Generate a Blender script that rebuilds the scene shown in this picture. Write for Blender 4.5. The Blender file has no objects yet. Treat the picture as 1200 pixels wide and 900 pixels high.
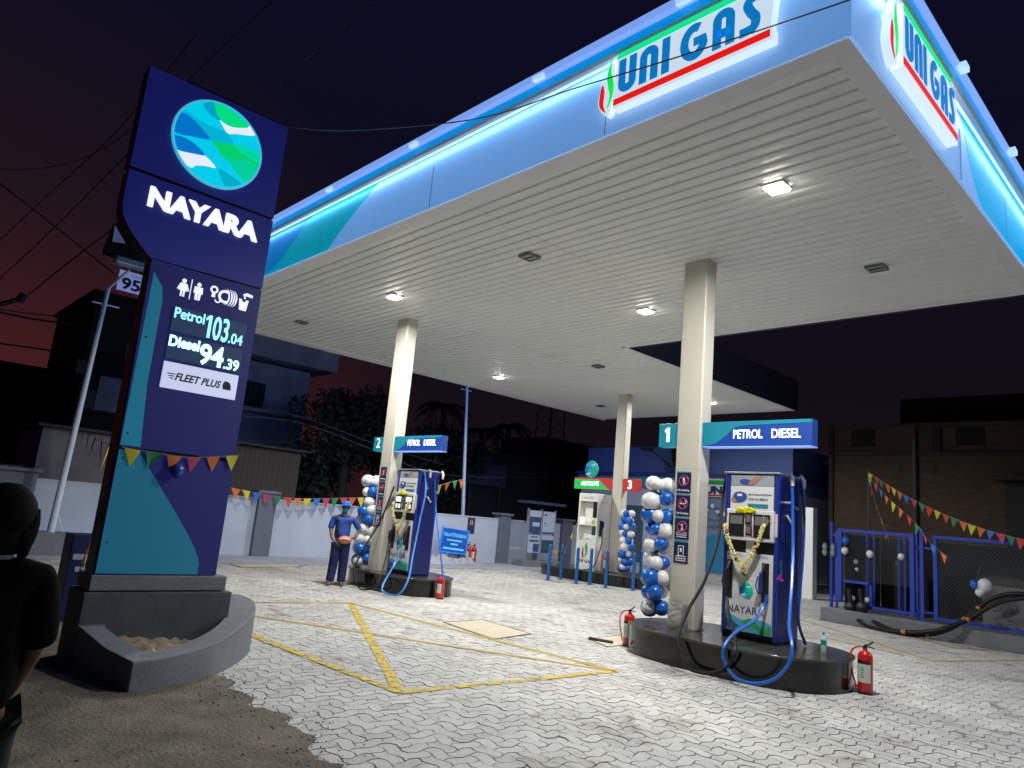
import bpy, math, random
from mathutils import Matrix, Vector
random.seed(7)
R = math.radians
sc = bpy.context.scene
COL = sc.collection
# ------------------------------------------------------------------ camera, world, exposure
F = 825.49
YAW, PIT, ROL = 0.819670618, 0.185209279, 0.0912871203
EYE = Vector((0, 0, 1.65))
_f = Vector((math.cos(YAW), math.sin(YAW), 0)); _r = Vector((math.sin(YAW), -math.cos(YAW), 0)); _u = Vector((0, 0, 1))
FW = math.cos(PIT)*_f + math.sin(PIT)*_u
_u2 = -math.sin(PIT)*_f + math.cos(PIT)*_u
RT = math.cos(ROL)*_r + math.sin(ROL)*_u2
UP = -math.sin(ROL)*_r + math.cos(ROL)*_u2
cd = bpy.data.cameras.new('camera'); cam = bpy.data.objects.new('camera', cd); COL.objects.link(cam)
m3 = Matrix((RT, UP, -FW)).transposed()
cam.matrix_world = Matrix.Translation(EYE) @ m3.to_4x4()
cd.sensor_width = 36; cd.lens = F/1200*36; cd.clip_start = .05; cd.clip_end = 1500
sc.camera = cam
def ray(x, y): return RT*((x-600)/F) - UP*((y-450)/F) + FW
def gz(x, y, z=0.): d = ray(x, y); return EYE + d*((z-EYE.z)/d.z)
def gx(x, y, X): d = ray(x, y); return EYE + d*(X/d.x)
def gy(x, y, Y): d = ray(x, y); return EYE + d*(Y/d.y)
def at(x, y, dist): d = ray(x, y); return EYE + d*(dist/math.hypot(d.x, d.y))

w = bpy.data.worlds.new('World'); sc.world = w; w.use_nodes = True
nt = w.node_tree; nt.nodes.clear()
out = nt.nodes.new('ShaderNodeOutputWorld'); bg = nt.nodes.new('ShaderNodeBackground')
tc = nt.nodes.new('ShaderNodeTexCoord'); sep = nt.nodes.new('ShaderNodeSeparateXYZ')
nt.links.new(tc.outputs['Generated'], sep.inputs[0])
rampA = nt.nodes.new('ShaderNodeValToRGB'); rampB = nt.nodes.new('ShaderNodeValToRGB')
def setramp(r, stops):
    e = r.color_ramp.elements
    while len(e) < len(stops): e.new(.5)
    for i, (p, c) in enumerate(stops): e[i].position = p; e[i].color = (*c, 1)
setramp(rampA, [(0, (.060, .012, .012)), (.13, (.055, .012, .014)), (.32, (.018, .0080, .0125)), (.60, (.0065, .0050, .0120)), (1, (.0035, .0035, .0130))])
setramp(rampB, [(0, (.010, .0055, .0075)), (.2, (.0060, .0042, .0075)), (.50, (.0040, .0038, .0140)), (1, (.0038, .0038, .0180))])
mx = nt.nodes.new('ShaderNodeMixRGB'); mr = nt.nodes.new('ShaderNodeMapRange')
mr.inputs['From Min'].default_value = .80; mr.inputs['From Max'].default_value = 1.0
nt.links.new(sep.outputs['Z'], rampA.inputs[0]); nt.links.new(sep.outputs['Z'], rampB.inputs[0])
nt.links.new(sep.outputs['Y'], mr.inputs['Value']); nt.links.new(mr.outputs[0], mx.inputs[0])
nt.links.new(rampB.outputs[0], mx.inputs[1]); nt.links.new(rampA.outputs[0], mx.inputs[2])
nt.links.new(mx.outputs[0], bg.inputs[0]); bg.inputs[1].default_value = 1.0
nt.links.new(bg.outputs[0], out.inputs[0])
sc.view_settings.view_transform = 'Standard'; sc.view_settings.look = 'None'
sc.view_settings.exposure = 0.0; sc.view_settings.gamma = 1
sc.render.engine = 'CYCLES'
sc.cycles.use_denoising = True
sc.cycles.max_bounces = 6; sc.cycles.diffuse_bounces = 4; sc.cycles.glossy_bounces = 3; sc.cycles.transmission_bounces = 4; sc.cycles.transparent_max_bounces = 8
sc.cycles.caustics_reflective = False; sc.cycles.caustics_refractive = False
sc.cycles.sample_clamp_indirect = 4

def area(name, loc, direction, sx, sy, power, color, spread=180, xaxis=None):
    l = bpy.data.lights.new(name, 'AREA'); l.shape = 'RECTANGLE'; l.size = sx; l.size_y = sy
    l.energy = power; l.color = color; l.spread = R(spread)
    o = bpy.data.objects.new(name, l); COL.objects.link(o)
    z = -Vector(direction).normalized(); x = Vector(xaxis or (1, 0, 0)); y = z.cross(x).normalized(); x = y.cross(z)
    o.matrix_world = Matrix.Translation(loc) @ Matrix((x, y, z)).transposed().to_4x4()
    return o

# ------------------------------------------------------------------ materials
MATS = {}
def mat(name, col, rough=.6, metal=0, emit=0, ecol=None, noise=0, nscale=3, bump=0, bscale=40, spec=.5, alpha=None, trans=0, coat=0):
    if name in MATS: return MATS[name]
    m = bpy.data.materials.new(name); m.use_nodes = True; n = m.node_tree; b = n.nodes['Principled BSDF']
    b.inputs['Base Color'].default_value = (*col, 1); b.inputs['Roughness'].default_value = rough
    b.inputs['Metallic'].default_value = metal; b.inputs['Specular IOR Level'].default_value = spec
    b.inputs['Coat Weight'].default_value = coat
    if emit: b.inputs['Emission Color'].default_value = (*(ecol or col), 1); b.inputs['Emission Strength'].default_value = emit
    if trans: b.inputs['Transmission Weight'].default_value = trans
    if noise or bump:
        t = n.nodes.new('ShaderNodeTexCoord')
    if noise:
        nz = n.nodes.new('ShaderNodeTexNoise'); nz.inputs['Scale'].default_value = nscale; nz.inputs['Detail'].default_value = 8; nz.inputs['Roughness'].default_value = .65
        n.links.new(t.outputs['Object'], nz.inputs[0])
        rp = n.nodes.new('ShaderNodeValToRGB'); e = rp.color_ramp.elements
        e[0].position = .3; e[1].position = .7
        e[0].color = (*[c*(1-noise) for c in col], 1); e[1].color = (*[min(1, c*(1+noise)) for c in col], 1)
        n.links.new(nz.outputs[0], rp.inputs[0]); n.links.new(rp.outputs[0], b.inputs['Base Color'])
        ad = n.nodes.new('ShaderNodeMapRange'); ad.inputs['To Min'].default_value = max(0, rough-.12); ad.inputs['To Max'].default_value = min(1, rough+.15)
        n.links.new(nz.outputs[0], ad.inputs[0]); n.links.new(ad.outputs[0], b.inputs['Roughness'])
    if bump:
        n2 = n.nodes.new('ShaderNodeTexNoise'); n2.inputs['Scale'].default_value = bscale; n2.inputs['Detail'].default_value = 5
        n.links.new(t.outputs['Object'], n2.inputs[0])
        bp = n.nodes.new('ShaderNodeBump'); bp.inputs['Strength'].default_value = bump; bp.inputs['Distance'].default_value = .02
        n.links.new(n2.outputs[0], bp.inputs['Height']); n.links.new(bp.outputs[0], b.inputs['Normal'])
    MATS[name] = m; return m
def lit(name, col, e, base=None): return mat(name, base or col, .5, emit=e, ecol=col)

W_PAINT = mat('white paint', (.72, .72, .69), .45, noise=.06, nscale=2)
COLM = mat('cream column paint', (.60, .575, .50), .42, noise=.05, nscale=1.5, bump=.03, bscale=8)
SOFF = mat('soffit metal', (.86, .875, .83), .36)
TRIM = mat('soffit trim', (.84, .83, .84), .45, noise=.04, nscale=1.2)
FAS = mat('fascia white wash glow', (.55, .64, .78), .35, emit=.62, ecol=(.15, .385, .86))  # panel emits on its own, imitating an even LED wash
TEAL = mat('fascia teal wash glow', (.0, .40, .50), .35, emit=.55, ecol=(.0, .40, .56))  # teal vinyl, LED wash put in as emission
FBLUE = mat('fascia blue wash glow', (.01, .20, .55), .35, emit=.6, ecol=(.0, .20, .60))  # blue vinyl with the same wash put into its emission
FDARK = mat('dark metal', (.03, .035, .06), .5)
BLACK = mat('black plastic', (.012, .012, .014), .4)
RUBK = mat('black rubber hose', (.009, .009, .010), .5, spec=.3)
RUBB = mat('blue rubber hose', (.015, .12, .55), .3)
GRAN = mat('black granite', (.007, .007, .008), .10, noise=.3, nscale=40, spec=.45)
GRANT = mat('granite top', (.05, .047, .044), .2, noise=.35, nscale=14)
NAVY = mat('dispenser blue', (.013, .032, .25), .3, coat=.3)
NAVYD = mat('dispenser dark blue', (.008, .013, .115), .35, coat=.2)
PWH = mat('panel white', (.66, .67, .69), .4)
PGR = mat('panel grey', (.30, .33, .38), .4)
CHROME = mat('chrome', (.6, .62, .64), .22, 1)
ALU = mat('aluminium', (.55, .57, .6), .38, .8)
RED = mat('extinguisher red', (.55, .015, .012), .28, coat=.4)
REDD = mat('red paint', (.45, .03, .03), .4)
GREEN = mat('green paint', (.02, .35, .08), .4)
TXTD = mat('dark print', (.03, .04, .12), .5)
TXTW = mat('white print', (.8, .8, .8), .5)
TXTG = mat('grey print', (.25, .28, .32), .5)
BOLB = mat('bollard blue', (.008, .13, .42), .4)
CAGB = mat('cage blue', (.015, .055, .42), .45, noise=.15, nscale=6)
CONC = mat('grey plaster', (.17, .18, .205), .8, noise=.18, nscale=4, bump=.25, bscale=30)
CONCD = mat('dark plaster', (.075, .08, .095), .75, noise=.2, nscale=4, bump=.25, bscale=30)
CONCL = mat('concrete', (.34, .33, .31), .85, noise=.15, nscale=3, bump=.2, bscale=40)
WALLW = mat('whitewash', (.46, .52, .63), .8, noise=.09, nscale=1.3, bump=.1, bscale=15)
WALLG = mat('grey blue paint', (.13, .15, .20), .7, noise=.1, nscale=2)
SOIL = mat('dry soil', (.27, .22, .15), .95, noise=.45, nscale=9, bump=.8, bscale=14)
SKIN = mat('skin', (.15, .07, .042), .55)
HAIR = mat('black hair', (.004, .0035, .0035), .85, spec=.12)

# ------------------------------------------------------------------ geometry builder
class G:
    def __init__(s): s.v = []; s.f = []; s.m = []
    def add(s, vs, fs, m=0):
        o = len(s.v); s.v += [Vector(p) for p in vs]; s.f += [tuple(i+o for i in f) for f in fs]; s.m += [m]*len(fs); return s
    def box(s, x0, y0, z0, x1, y1, z1, m=0):
        if x0 > x1: x0, x1 = x1, x0
        if y0 > y1: y0, y1 = y1, y0
        if z0 > z1: z0, z1 = z1, z0
        return s.add([(x0,y0,z0),(x1,y0,z0),(x1,y1,z0),(x0,y1,z0),(x0,y0,z1),(x1,y0,z1),(x1,y1,z1),(x0,y1,z1)],
              [(0,3,2,1),(4,5,6,7),(0,1,5,4),(1,2,6,5),(2,3,7,6),(3,0,4,7)], m)
    def tube(s, path, r, n=10, m=0, close=False, cap=True):
        path = [Vector(p) for p in path]; N = len(path); rs = r if isinstance(r, (list, tuple)) else [r]*N
        vs = []; prev = None
        for i, p in enumerate(path):
            if close: t = path[(i+1) % N]-path[i-1]
            else: t = path[min(i+1, N-1)]-path[max(i-1, 0)]
            t.normalize()
            if prev is None:
                a = Vector((0, 0, 1)) if abs(t.z) < .9 else Vector((1, 0, 0)); x = t.cross(a).normalized()
            else:
                x = prev-t*prev.dot(t); x.normalize()
            prev = x; y = t.cross(x)
            for k in range(n):
                a = 2*math.pi*k/n; vs.append(p+(x*math.cos(a)+y*math.sin(a))*rs[i])
        fs = []
        for i in range(N if close else N-1):
            j = (i+1) % N
            for k in range(n): k2 = (k+1) % n; fs.append((i*n+k, i*n+k2, j*n+k2, j*n+k))
        if cap and not close: fs.append(tuple(range(n))[::-1]); fs.append(tuple((N-1)*n+k for k in range(n)))
        return s.add(vs, fs, m)
    def prism(s, poly, o, u, v, d0, d1, m=0):
        """polygon in the (u,v) plane at o, extruded along u x v from d0 to d1"""
        o, u, v = Vector(o), Vector(u), Vector(v); w_ = u.cross(v).normalized(); n = len(poly)
        ar = sum(poly[i-1][0]*poly[i][1]-poly[i][0]*poly[i-1][1] for i in range(n))
        if ar < 0: poly = poly[::-1]
        vs = [o+u*a+v*b+w_*d0 for a, b in poly]+[o+u*a+v*b+w_*d1 for a, b in poly]
        fs = [tuple(range(n))[::-1], tuple(range(n, 2*n))]+[(i, (i+1) % n, n+(i+1) % n, n+i) for i in range(n)]
        return s.add(vs, fs, m)
    def lathe(s, prof, c=(0, 0, 0), n=20, m=0, axis=None):
        c = Vector(c); vs = []; fs = []; q = Matrix.Identity(3)
        if axis is not None: q = Vector((0, 0, 1)).rotation_difference(Vector(axis)).to_matrix()
        for r, z in prof:
            for k in range(n): a = 2*math.pi*k/n; vs.append(c+q @ Vector((r*math.cos(a), r*math.sin(a), z)))
        for i in range(len(prof)-1):
            for k in range(n): k2 = (k+1) % n; fs.append((i*n+k, i*n+k2, (i+1)*n+k2, (i+1)*n+k))
        fs.append(tuple(range(n))[::-1]); fs.append(tuple((len(prof)-1)*n+k for k in range(n)))
        return s.add(vs, fs, m)
    def ball(s, c, r, m=0, n=16, sq=(1, 1, 1)):
        c = Vector(c); vs = [c+Vector((0, 0, r*sq[2]))]; h = n//2
        for i in range(1, h):
            for k in range(n):
                a = math.pi*i/h; b = 2*math.pi*k/n
                vs.append(c+Vector((r*sq[0]*math.sin(a)*math.cos(b), r*sq[1]*math.sin(a)*math.sin(b), r*sq[2]*math.cos(a))))
        vs.append(c-Vector((0, 0, r*sq[2]))); fs = []
        for k in range(n): fs.append((0, 1+k, 1+(k+1) % n)); fs.append((len(vs)-1, 1+(h-2)*n+(k+1) % n, 1+(h-2)*n+k))
        for i in range(h-2):
            for k in range(n): fs.append((1+i*n+k, 1+(i+1)*n+k, 1+(i+1)*n+(k+1) % n, 1+i*n+(k+1) % n))
        return s.add(vs, fs, m)
    def build(s, name, mats, parent=None, world=False, loc=None, bevel=0, smooth=True):
        if not isinstance(mats, (list, tuple)): mats = [mats]
        vs = s.v
        if parent is not None and world:
            inv = (Matrix.Translation(parent.location) @ Matrix.Rotation(parent.rotation_euler.z, 4, 'Z')).inverted()
            vs = [inv @ p for p in vs]
        if loc is not None: vs = [p-Vector(loc) for p in vs]
        me = bpy.data.meshes.new(name); me.from_pydata([tuple(p) for p in vs], [], s.f)
        for m in mats: me.materials.append(m)
        me.polygons.foreach_set('material_index', s.m); me.update()
        if smooth:
            me.polygons.foreach_set('use_smooth', [True]*len(s.f)); me.set_sharp_from_angle(angle=R(35))
        o = bpy.data.objects.new(name, me); COL.objects.link(o)
        if parent is not None: o.parent = parent
        if loc is not None: o.location = loc
        if bevel:
            b = o.modifiers.new('bevel', 'BEVEL'); b.width = bevel; b.segments = 2; b.limit_method = 'ANGLE'; b.angle_limit = R(40); wn = o.modifiers.new('normals', 'WEIGHTED_NORMAL'); wn.keep_sharp = True
        return o

def tag(o, label=None, cat=None, group=None, kind=None):
    if label: o['label'] = label
    if cat: o['category'] = cat
    if group: o['group'] = group
    if kind: o['kind'] = kind
    return o
def thing(name, label, cat, loc=(0, 0, 0), rz=0, group=None):
    o = bpy.data.objects.new(name, None); COL.objects.link(o); o.location = loc; o.rotation_euler = (0, 0, rz); o.empty_display_size = .2
    return tag(o, label, cat, group)
XP, YP, ZP = Vector((1, 0, 0)), Vector((0, 1, 0)), Vector((0, 0, 1))
FRX = (-YP, ZP)      # facing -X
FRY = (XP, ZP)       # facing -Y
def text(parent, s, o, size, m, right=XP, up=ZP, bold=0., ext=.002, width=None, world=False, align='LEFT', shear=0, name='lettering', loc=None, spacing=1.):
    cu = bpy.data.curves.new('t', 'FONT'); cu.body = s; cu.size = size; cu.extrude = ext/2; cu.offset = bold; cu.shear = shear
    cu.space_character = spacing; cu.resolution_u = 4
    t = bpy.data.objects.new('t', cu); COL.objects.link(t)
    dg = bpy.context.evaluated_depsgraph_get(); me = bpy.data.meshes.new_from_object(t.evaluated_get(dg))
    bpy.data.objects.remove(t)
    xs = [v.co.x for v in me.vertices] or [0, 1]; x0, x1 = min(xs), max(xs); k = (width/(x1-x0)) if width else 1
    W = (x1-x0)*k; off = {'LEFT': 0, 'CENTER': -W/2, 'RIGHT': -W}[align]
    right = Vector(right).normalized(); up = Vector(up).normalized(); nrm = right.cross(up); o = Vector(o)
    for v in me.vertices:
        v.co = o+right*((v.co.x-x0)*k+off)+up*v.co.y+nrm*(v.co.z+ext/2)
    if world and parent is not None:
        inv = (Matrix.Translation(parent.location) @ Matrix.Rotation(parent.rotation_euler.z, 4, 'Z')).inverted()
        for v in me.vertices: v.co = inv @ v.co
    me.materials.clear(); me.materials.append(m); me.name = name
    for p in me.polygons: p.material_index = 0
    ob = bpy.data.objects.new(name, me); COL.objects.link(ob)
    if parent is not None: ob.parent = parent
    return ob
def spline(pts, n=8, close=False):
    pts = [Vector(p) for p in pts]; o = []; N = len(pts)
    for i in range(N if close else N-1):
        if close: a, b, c, d = pts[i-1], pts[i], pts[(i+1) % N], pts[(i+2) % N]
        else: a, b, c, d = pts[max(i-1, 0)], pts[i], pts[i+1], pts[min(i+2, N-1)]
        for k in range(n):
            t = k/n; o.append(.5*((2*b)+(c-a)*t+(2*a-5*b+4*c-d)*t*t+(3*b-a-3*c+d)*t**3))
    if not close: o.append(pts[-1])
    return o
def sp2(pts, n=6, close=False): return [(p.x, p.y) for p in spline([(a, b, 0) for a, b in pts], n, close)]

# ------------------------------------------------------------------ ground
def ground_mat():
    m = mat('street concrete', (.155, .130, .100), .9, noise=.5, nscale=2.6, bump=.9, bscale=38); return m
tag(G().add([(-160, -160, -.022), (260, -160, -.022), (260, 260, -.022), (-160, 260, -.022)], [(0, 1, 2, 3)]).build('ground', mat('packed soil', (.09, .08, .07), .95, noise=.3, nscale=.6, bump=.4, bscale=12)), kind='structure')

PL, PW = .23, .115
def in_paved(x, y):
    if y > 16.4: return False
    if x > 16.5 and y < 7.0: return False
    lim = 2.60+.10*math.sin(y*1.3)+.05*math.sin(y*4.1)
    if y < 7.3: return x > lim
    return x > 3.0
def pavers():
    vs = []; fs = []; cols = []
    def tri(t): t = t % 1.; return abs(t*2-1)*2-1
    A = .019
    def warp(x, y): return (x+A*tri(y/(2*PW)+.25), y+A*tri(x/(2*PW)+.25))
    rnd = random.Random(3)
    def rect(i, j, wi, hj):
        x0, y0 = i*PW, j*PW; x1, y1 = (i+wi)*PW, (j+hj)*PW
        cx, cy = (x0+x1)/2, (y0+y1)/2
        if not in_paved(cx, cy): return
        pts = []
        nx, ny = 2*wi, 2*hj
        for k in range(nx): pts.append((x0+(x1-x0)*k/nx, y0))
        for k in range(ny): pts.append((x1, y0+(y1-y0)*k/ny))
        for k in range(nx): pts.append((x1-(x1-x0)*k/nx, y1))
        for k in range(ny): pts.append((x0, y1-(y1-y0)*k/ny))
        # nudge joints inwards so that the joint shows as a real gap
        g = .0050; tx, ty = rnd.gauss(0, .009), rnd.gauss(0, .009); dz = rnd.gauss(0, .0010)
        o = len(vs)
        for (x, y) in pts:
            xa = x+(g if x <= x0+1e-6 else (-g if x >= x1-1e-6 else 0)); ya = y+(g if y <= y0+1e-6 else (-g if y >= y1-1e-6 else 0))
            X_, Y_ = warp(x, y); X_ += xa-x; Y_ += ya-y
            vs.append((X_, Y_, dz+(x-cx)*tx+(y-cy)*ty))
        n = len(pts); fs.append(tuple(range(o, o+n)))
        for k in range(n): vs.append((vs[o+k][0], vs[o+k][1], -.02))
        for k in range(n): fs.append((o+k, o+n+k, o+n+(k+1) % n, o+(k+1) % n))
        c = rnd.gauss(1, .065); cols.append((n, c))
    # 90 degree herringbone on a grid of paver widths
    for i in range(-4, 220):
        for j in range(-24, 150):
            t = (i-j) % 4
            if t == 0: rect(i, j, 2, 1)
            elif t == 3: rect(i, j, 1, 2)
    me = bpy.data.meshes.new('pavement'); me.from_pydata(vs, [], fs)
    at_ = me.attributes.new('tone', 'FLOAT', 'FACE'); vals = []
    for n, c in cols: vals += [c]*(n+1)
    at_.data.foreach_set('value', vals)
    m = bpy.data.materials.new('zigzag pavers'); m.use_nodes = True; n = m.node_tree; b = n.nodes['Principled BSDF']
    tcn = n.nodes.new('ShaderNodeTexCoord')
    big = n.nodes.new('ShaderNodeTexNoise'); big.inputs['Scale'].default_value = .55; big.inputs['Detail'].default_value = 6
    fine = n.nodes.new('ShaderNodeTexNoise'); fine.inputs['Scale'].default_value = 30; fine.inputs['Detail'].default_value = 6; fine.inputs['Roughness'].default_value = .7
    n.links.new(tcn.outputs['Object'], big.inputs[0]); n.links.new(tcn.outputs['Object'], fine.inputs[0])
    r1 = n.nodes.new('ShaderNodeValToRGB'); r1.color_ramp.elements[0].position = .3; r1.color_ramp.elements[1].position = .7
    r1.color_ramp.elements[0].color = (.45, .445, .44, 1); r1.color_ramp.elements[1].color = (.60, .59, .57, 1)
    n.links.new(big.outputs[0], r1.inputs[0])
    r2 = n.nodes.new('ShaderNodeValToRGB'); r2.color_ramp.elements[0].position = .3; r2.color_ramp.elements[1].position = .65
    r2.color_ramp.elements[0].color = (.78, .78, .78, 1); r2.color_ramp.elements[1].color = (1, 1, 1, 1)
    n.links.new(fine.outputs[0], r2.inputs[0])
    mu = n.nodes.new('ShaderNodeMixRGB'); mu.blend_type = 'MULTIPLY'; mu.inputs[0].default_value = 1
    n.links.new(r1.outputs[0], mu.inputs[1]); n.links.new(r2.outputs[0], mu.inputs[2])
    st = n.nodes.new('ShaderNodeTexNoise'); st.inputs['Scale'].default_value = 1.7; st.inputs['Detail'].default_value = 9; st.inputs['Roughness'].default_value = .7; st.inputs['Distortion'].default_value = .6
    n.links.new(tcn.outputs['Object'], st.inputs[0]); r3 = n.nodes.new('ShaderNodeValToRGB'); e3 = r3.color_ramp.elements; e3[0].position = .30; e3[1].position = .46
    e3[0].color = (.42, .38, .32, 1); e3[1].color = (1, 1, 1, 1); n.links.new(st.outputs[0], r3.inputs[0])
    m4 = n.nodes.new('ShaderNodeMixRGB'); m4.blend_type = 'MULTIPLY'; m4.inputs[0].default_value = 1
    vo = n.nodes.new('ShaderNodeTexVoronoi'); vo.inputs['Scale'].default_value = 1.15; n.links.new(tcn.outputs['Object'], vo.inputs[0])
    r4 = n.nodes.new('ShaderNodeValToRGB'); e4 = r4.color_ramp.elements; e4[0].position = .03; e4[1].position = .085; e4[0].color = (.45, .42, .38, 1); e4[1].color = (1, 1, 1, 1); n.links.new(vo.outputs['Distance'], r4.inputs[0])
    n.links.new(r3.outputs[0], m4.inputs[1]); n.links.new(r4.outputs[0], m4.inputs[2])
    m5 = n.nodes.new('ShaderNodeMixRGB'); m5.blend_type = 'MULTIPLY'; m5.inputs[0].default_value = 1; n.links.new(mu.outputs[0], m5.inputs[1]); n.links.new(m4.outputs[0], m5.inputs[2]); mu = m5
    an = n.nodes.new('ShaderNodeAttribute'); an.attribute_name = 'tone'
    m2 = n.nodes.new('ShaderNodeMixRGB'); m2.blend_type = 'MULTIPLY'; m2.inputs[0].default_value = 1
    n.links.new(mu.outputs[0], m2.inputs[1]); n.links.new(an.outputs['Fac'], m2.inputs[2])
    n.links.new(m2.outputs[0], b.inputs['Base Color']); b.inputs['Roughness'].default_value = .62
    bp = n.nodes.new('ShaderNodeBump'); bp.inputs['Strength'].default_value = .35; bp.inputs['Distance'].default_value = .01
    n.links.new(fine.outputs[0], bp.inputs['Height']); n.links.new(bp.outputs[0], b.inputs['Normal'])
    me.materials.append(m)
    o = bpy.data.objects.new('pavement', me); COL.objects.link(o); return tag(o, kind='structure')
pavers()
# roadside apron (rough concrete, irregular edge) and back yard slab
ed = [(2.60+.10*math.sin(y*1.3)+.05*math.sin(y*4.1)+.05*math.sin(y*11)+.02*math.sin(y*23+1)+.012*math.sin(y*61)+random.uniform(-.012, .012)+.15, y) for y in [i*.03 for i in range(-160, 248)]]
g = G(); vs = []; fs = []
for x, y in ed: vs += [(x, y, .009), (-14, y, .009)]
for i in range(len(ed)-1): fs.append((2*i, 2*i+2, 2*i+3, 2*i+1))
g.add(vs, fs); g.box(-14, 7.33, -.015, 2.98, 16.4, .004)
tag(g.build('road_apron', ground_mat(), smooth=False), kind='structure')
tag(G().box(-14, 16.42, -.015, 30, 20, .012).box(16.9, 7.0, -.015, 30, 16.4, .002).build('yard_slab', mat('yard concrete', (.33, .33, .34), .8, noise=.2, nscale=1.2, bump=.2, bscale=20)), kind='structure')

# loose gravel and crumbs where the paving meets the apron
g = G(); rnd = random.Random(21)
for k in range(1400):
    y = rnd.uniform(1.5, 6.9); e = 2.60+.10*math.sin(y*1.3)+.05*math.sin(y*4.1)+.15
    x = e+rnd.gauss(-.05, .16) if rnd.random() < .75 else rnd.uniform(.9, 2.7)
    q = rnd.uniform(.002, .004)+.009*rnd.random()**4; g.ball((x, y, .010+q*.4), q, k % 2, 6, (1, rnd.uniform(.6, 1.1), .6))
tag(g.build('gravel', [mat('gravel grey', (.34, .31, .27), .9), mat('gravel brown', (.20, .16, .11), .9)], smooth=False), 'loose gravel and crumbs along the edge of the paving', None, None, 'stuff')
# yellow road marking, worn
ym = bpy.data.materials.new('worn yellow paint'); ym.use_nodes = True; n = ym.node_tree; b = n.nodes['Principled BSDF']
b.inputs['Base Color'].default_value = (.58, .42, .03, 1); b.inputs['Roughness'].default_value = .6
tcn = n.nodes.new('ShaderNodeTexCoord'); nz = n.nodes.new('ShaderNodeTexNoise'); nz.inputs['Scale'].default_value = 7; nz.inputs['Detail'].default_value = 9; nz.inputs['Roughness'].default_value = .75
n.links.new(tcn.outputs['Object'], nz.inputs[0]); rp = n.nodes.new('ShaderNodeValToRGB'); rp.color_ramp.elements[0].position = .42; rp.color_ramp.elements[1].position = .52
n.links.new(nz.outputs[0], rp.inputs[0]); rp.color_ramp.elements[0].color = (.12, .12, .12, 1); n.links.new(rp.outputs[0], b.inputs['Alpha'])
ymf = bpy.data.materials.new('faded yellow paint'); ymf.use_nodes = True; b = ymf.node_tree.nodes['Principled BSDF']
b.inputs['Base Color'].default_value = (.48, .34, .05, 1); b.inputs['Alpha'].default_value = .75; b.inputs['Roughness'].default_value = .7
def stripe(pairs, wd, m):
    g = G()
    for k, (a, b_) in enumerate(pairs):
        a, b_ = Vector((*a, 0)), Vector((*b_, 0)); d = (b_-a).normalized(); p = Vector((-d.y, d.x, 0))*wd/2
        z = ZP*(.006+.0015*k); g.add([a-p+z, b_-p+z, b_+p+z, a+p+z], [(0, 1, 2, 3)])
    return tag(g.build('road_marking', m, smooth=False), kind='structure')
def gp(x, y): p = gz(x, y); return (p.x, p.y)
A_, B_, C_, D_ = gp(468, 812), gp(722, 787), gp(411, 707), (3.75, 10.95)
stripe([(A_, C_), (A_, B_), (A_, (3.93, 8.6))], .105, ym)
stripe([(B_, C_), (B_, D_), (C_, D_)], .09, ymf)
stripe([(gp(925, 722), gp(1093, 775)), (gp(1093, 775), gp(1225, 774)), (gp(940, 742), gp(1060, 768)), (gp(962, 716), gp(1118, 760)), (gp(1118, 760), gp(1230, 765))], .07, ymf)
# inspection covers flush with the paving
def cover(name, pts, label):
    P = [gz(*p) for p in pts]; c = sum(P, Vector())/4
    t = thing(name, label, 'manhole cover', (c.x, c.y, 0))
    g = G(); g.prism([(p.x, p.y) for p in P], (0, 0, 0), XP, YP, .002, .008); g.build('slab', mat('cover slab', (.52, .46, .36), .8, noise=.1, nscale=4), t, world=True)
    q = [c+(p-c)*1.05 for p in P]; g = G()
    for i in range(4):
        a, b_ = q[i], q[(i+1) % 4]; g.tube([a+ZP*.002, b_+ZP*.002], .008, 6)
    g.build('frame', mat('rusty frame', (.16, .12, .08), .8), t, world=True)
cover('inspection_cover', [(522, 730), (565, 727), (620, 743), (578, 749)], 'square beige slab cover flush in the paving beside the yellow marking')
cover('inspection_cover', [(690, 749), (728, 745), (745, 755), (712, 758)], 'small beige slab cover by the left fire extinguisher of pump island one')
cover('inspection_cover', [(262, 658), (330, 656), (352, 664), (283, 665)], 'low flat slab on the yard in front of the white wall beside the tall sign')

p, q = gz(690, 750), gz(718, 755); g = G(); g.tube([p+ZP*.025, q+ZP*.025], .022, 6); tag(g.build('iron_bar', FDARK, loc=p), 'short dark iron bar lying left of the nearest island fire extinguisher', 'bar')
# ------------------------------------------------------------------ canopy
S = 5.62; X0, X1, X2, Y0, YD, Y1 = 5.1, 12.4, 20.9, 1.94, 9.52, 17.0
can = thing('fuel_station_canopy', 'large flat white canopy with blue lit fascia over the pump islands', 'canopy', (8.8, 5.5, 0))
# ribbed soffit: each strip a shallow trapezoid running along Y
g = G(); pitch = .19; x = X0+.22
def rib(x0, x1, y0, y1):
    pr = [(x0, .020), (x0+.006, .006), (x0+.03, .001), (x0+.06, .0), (x1-.09, .005), (x1-.04, .015), (x1-.006, .026)]
    vs = [(a, y0, S+b_) for a, b_ in pr]+[(a, y1, S+b_) for a, b_ in pr]; k = len(pr)
    g.add(vs, [(i, i+k, i+k+1, i+1) for i in range(k-1)]+[])
    g.add([(x1-.006, y0, S+.026), (x1, y0, S+.020), (x1, y1, S+.020), (x1-.006, y1, S+.026)], [(0, 3, 2, 1)])
while x < X2-.2:
    x1 = min(x+pitch, X2-.2)
    if x < X1-.2:
        for a, b_ in ((Y0+.22, 6.9), (6.905, 11.9), (11.905, Y1-.2)): rib(x, x1, a, b_)
    else:
        for a, b_ in ((YD+.2, 13.2), (13.205, Y1-.2)): rib(x, x1, a, b_)
    x += pitch
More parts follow.
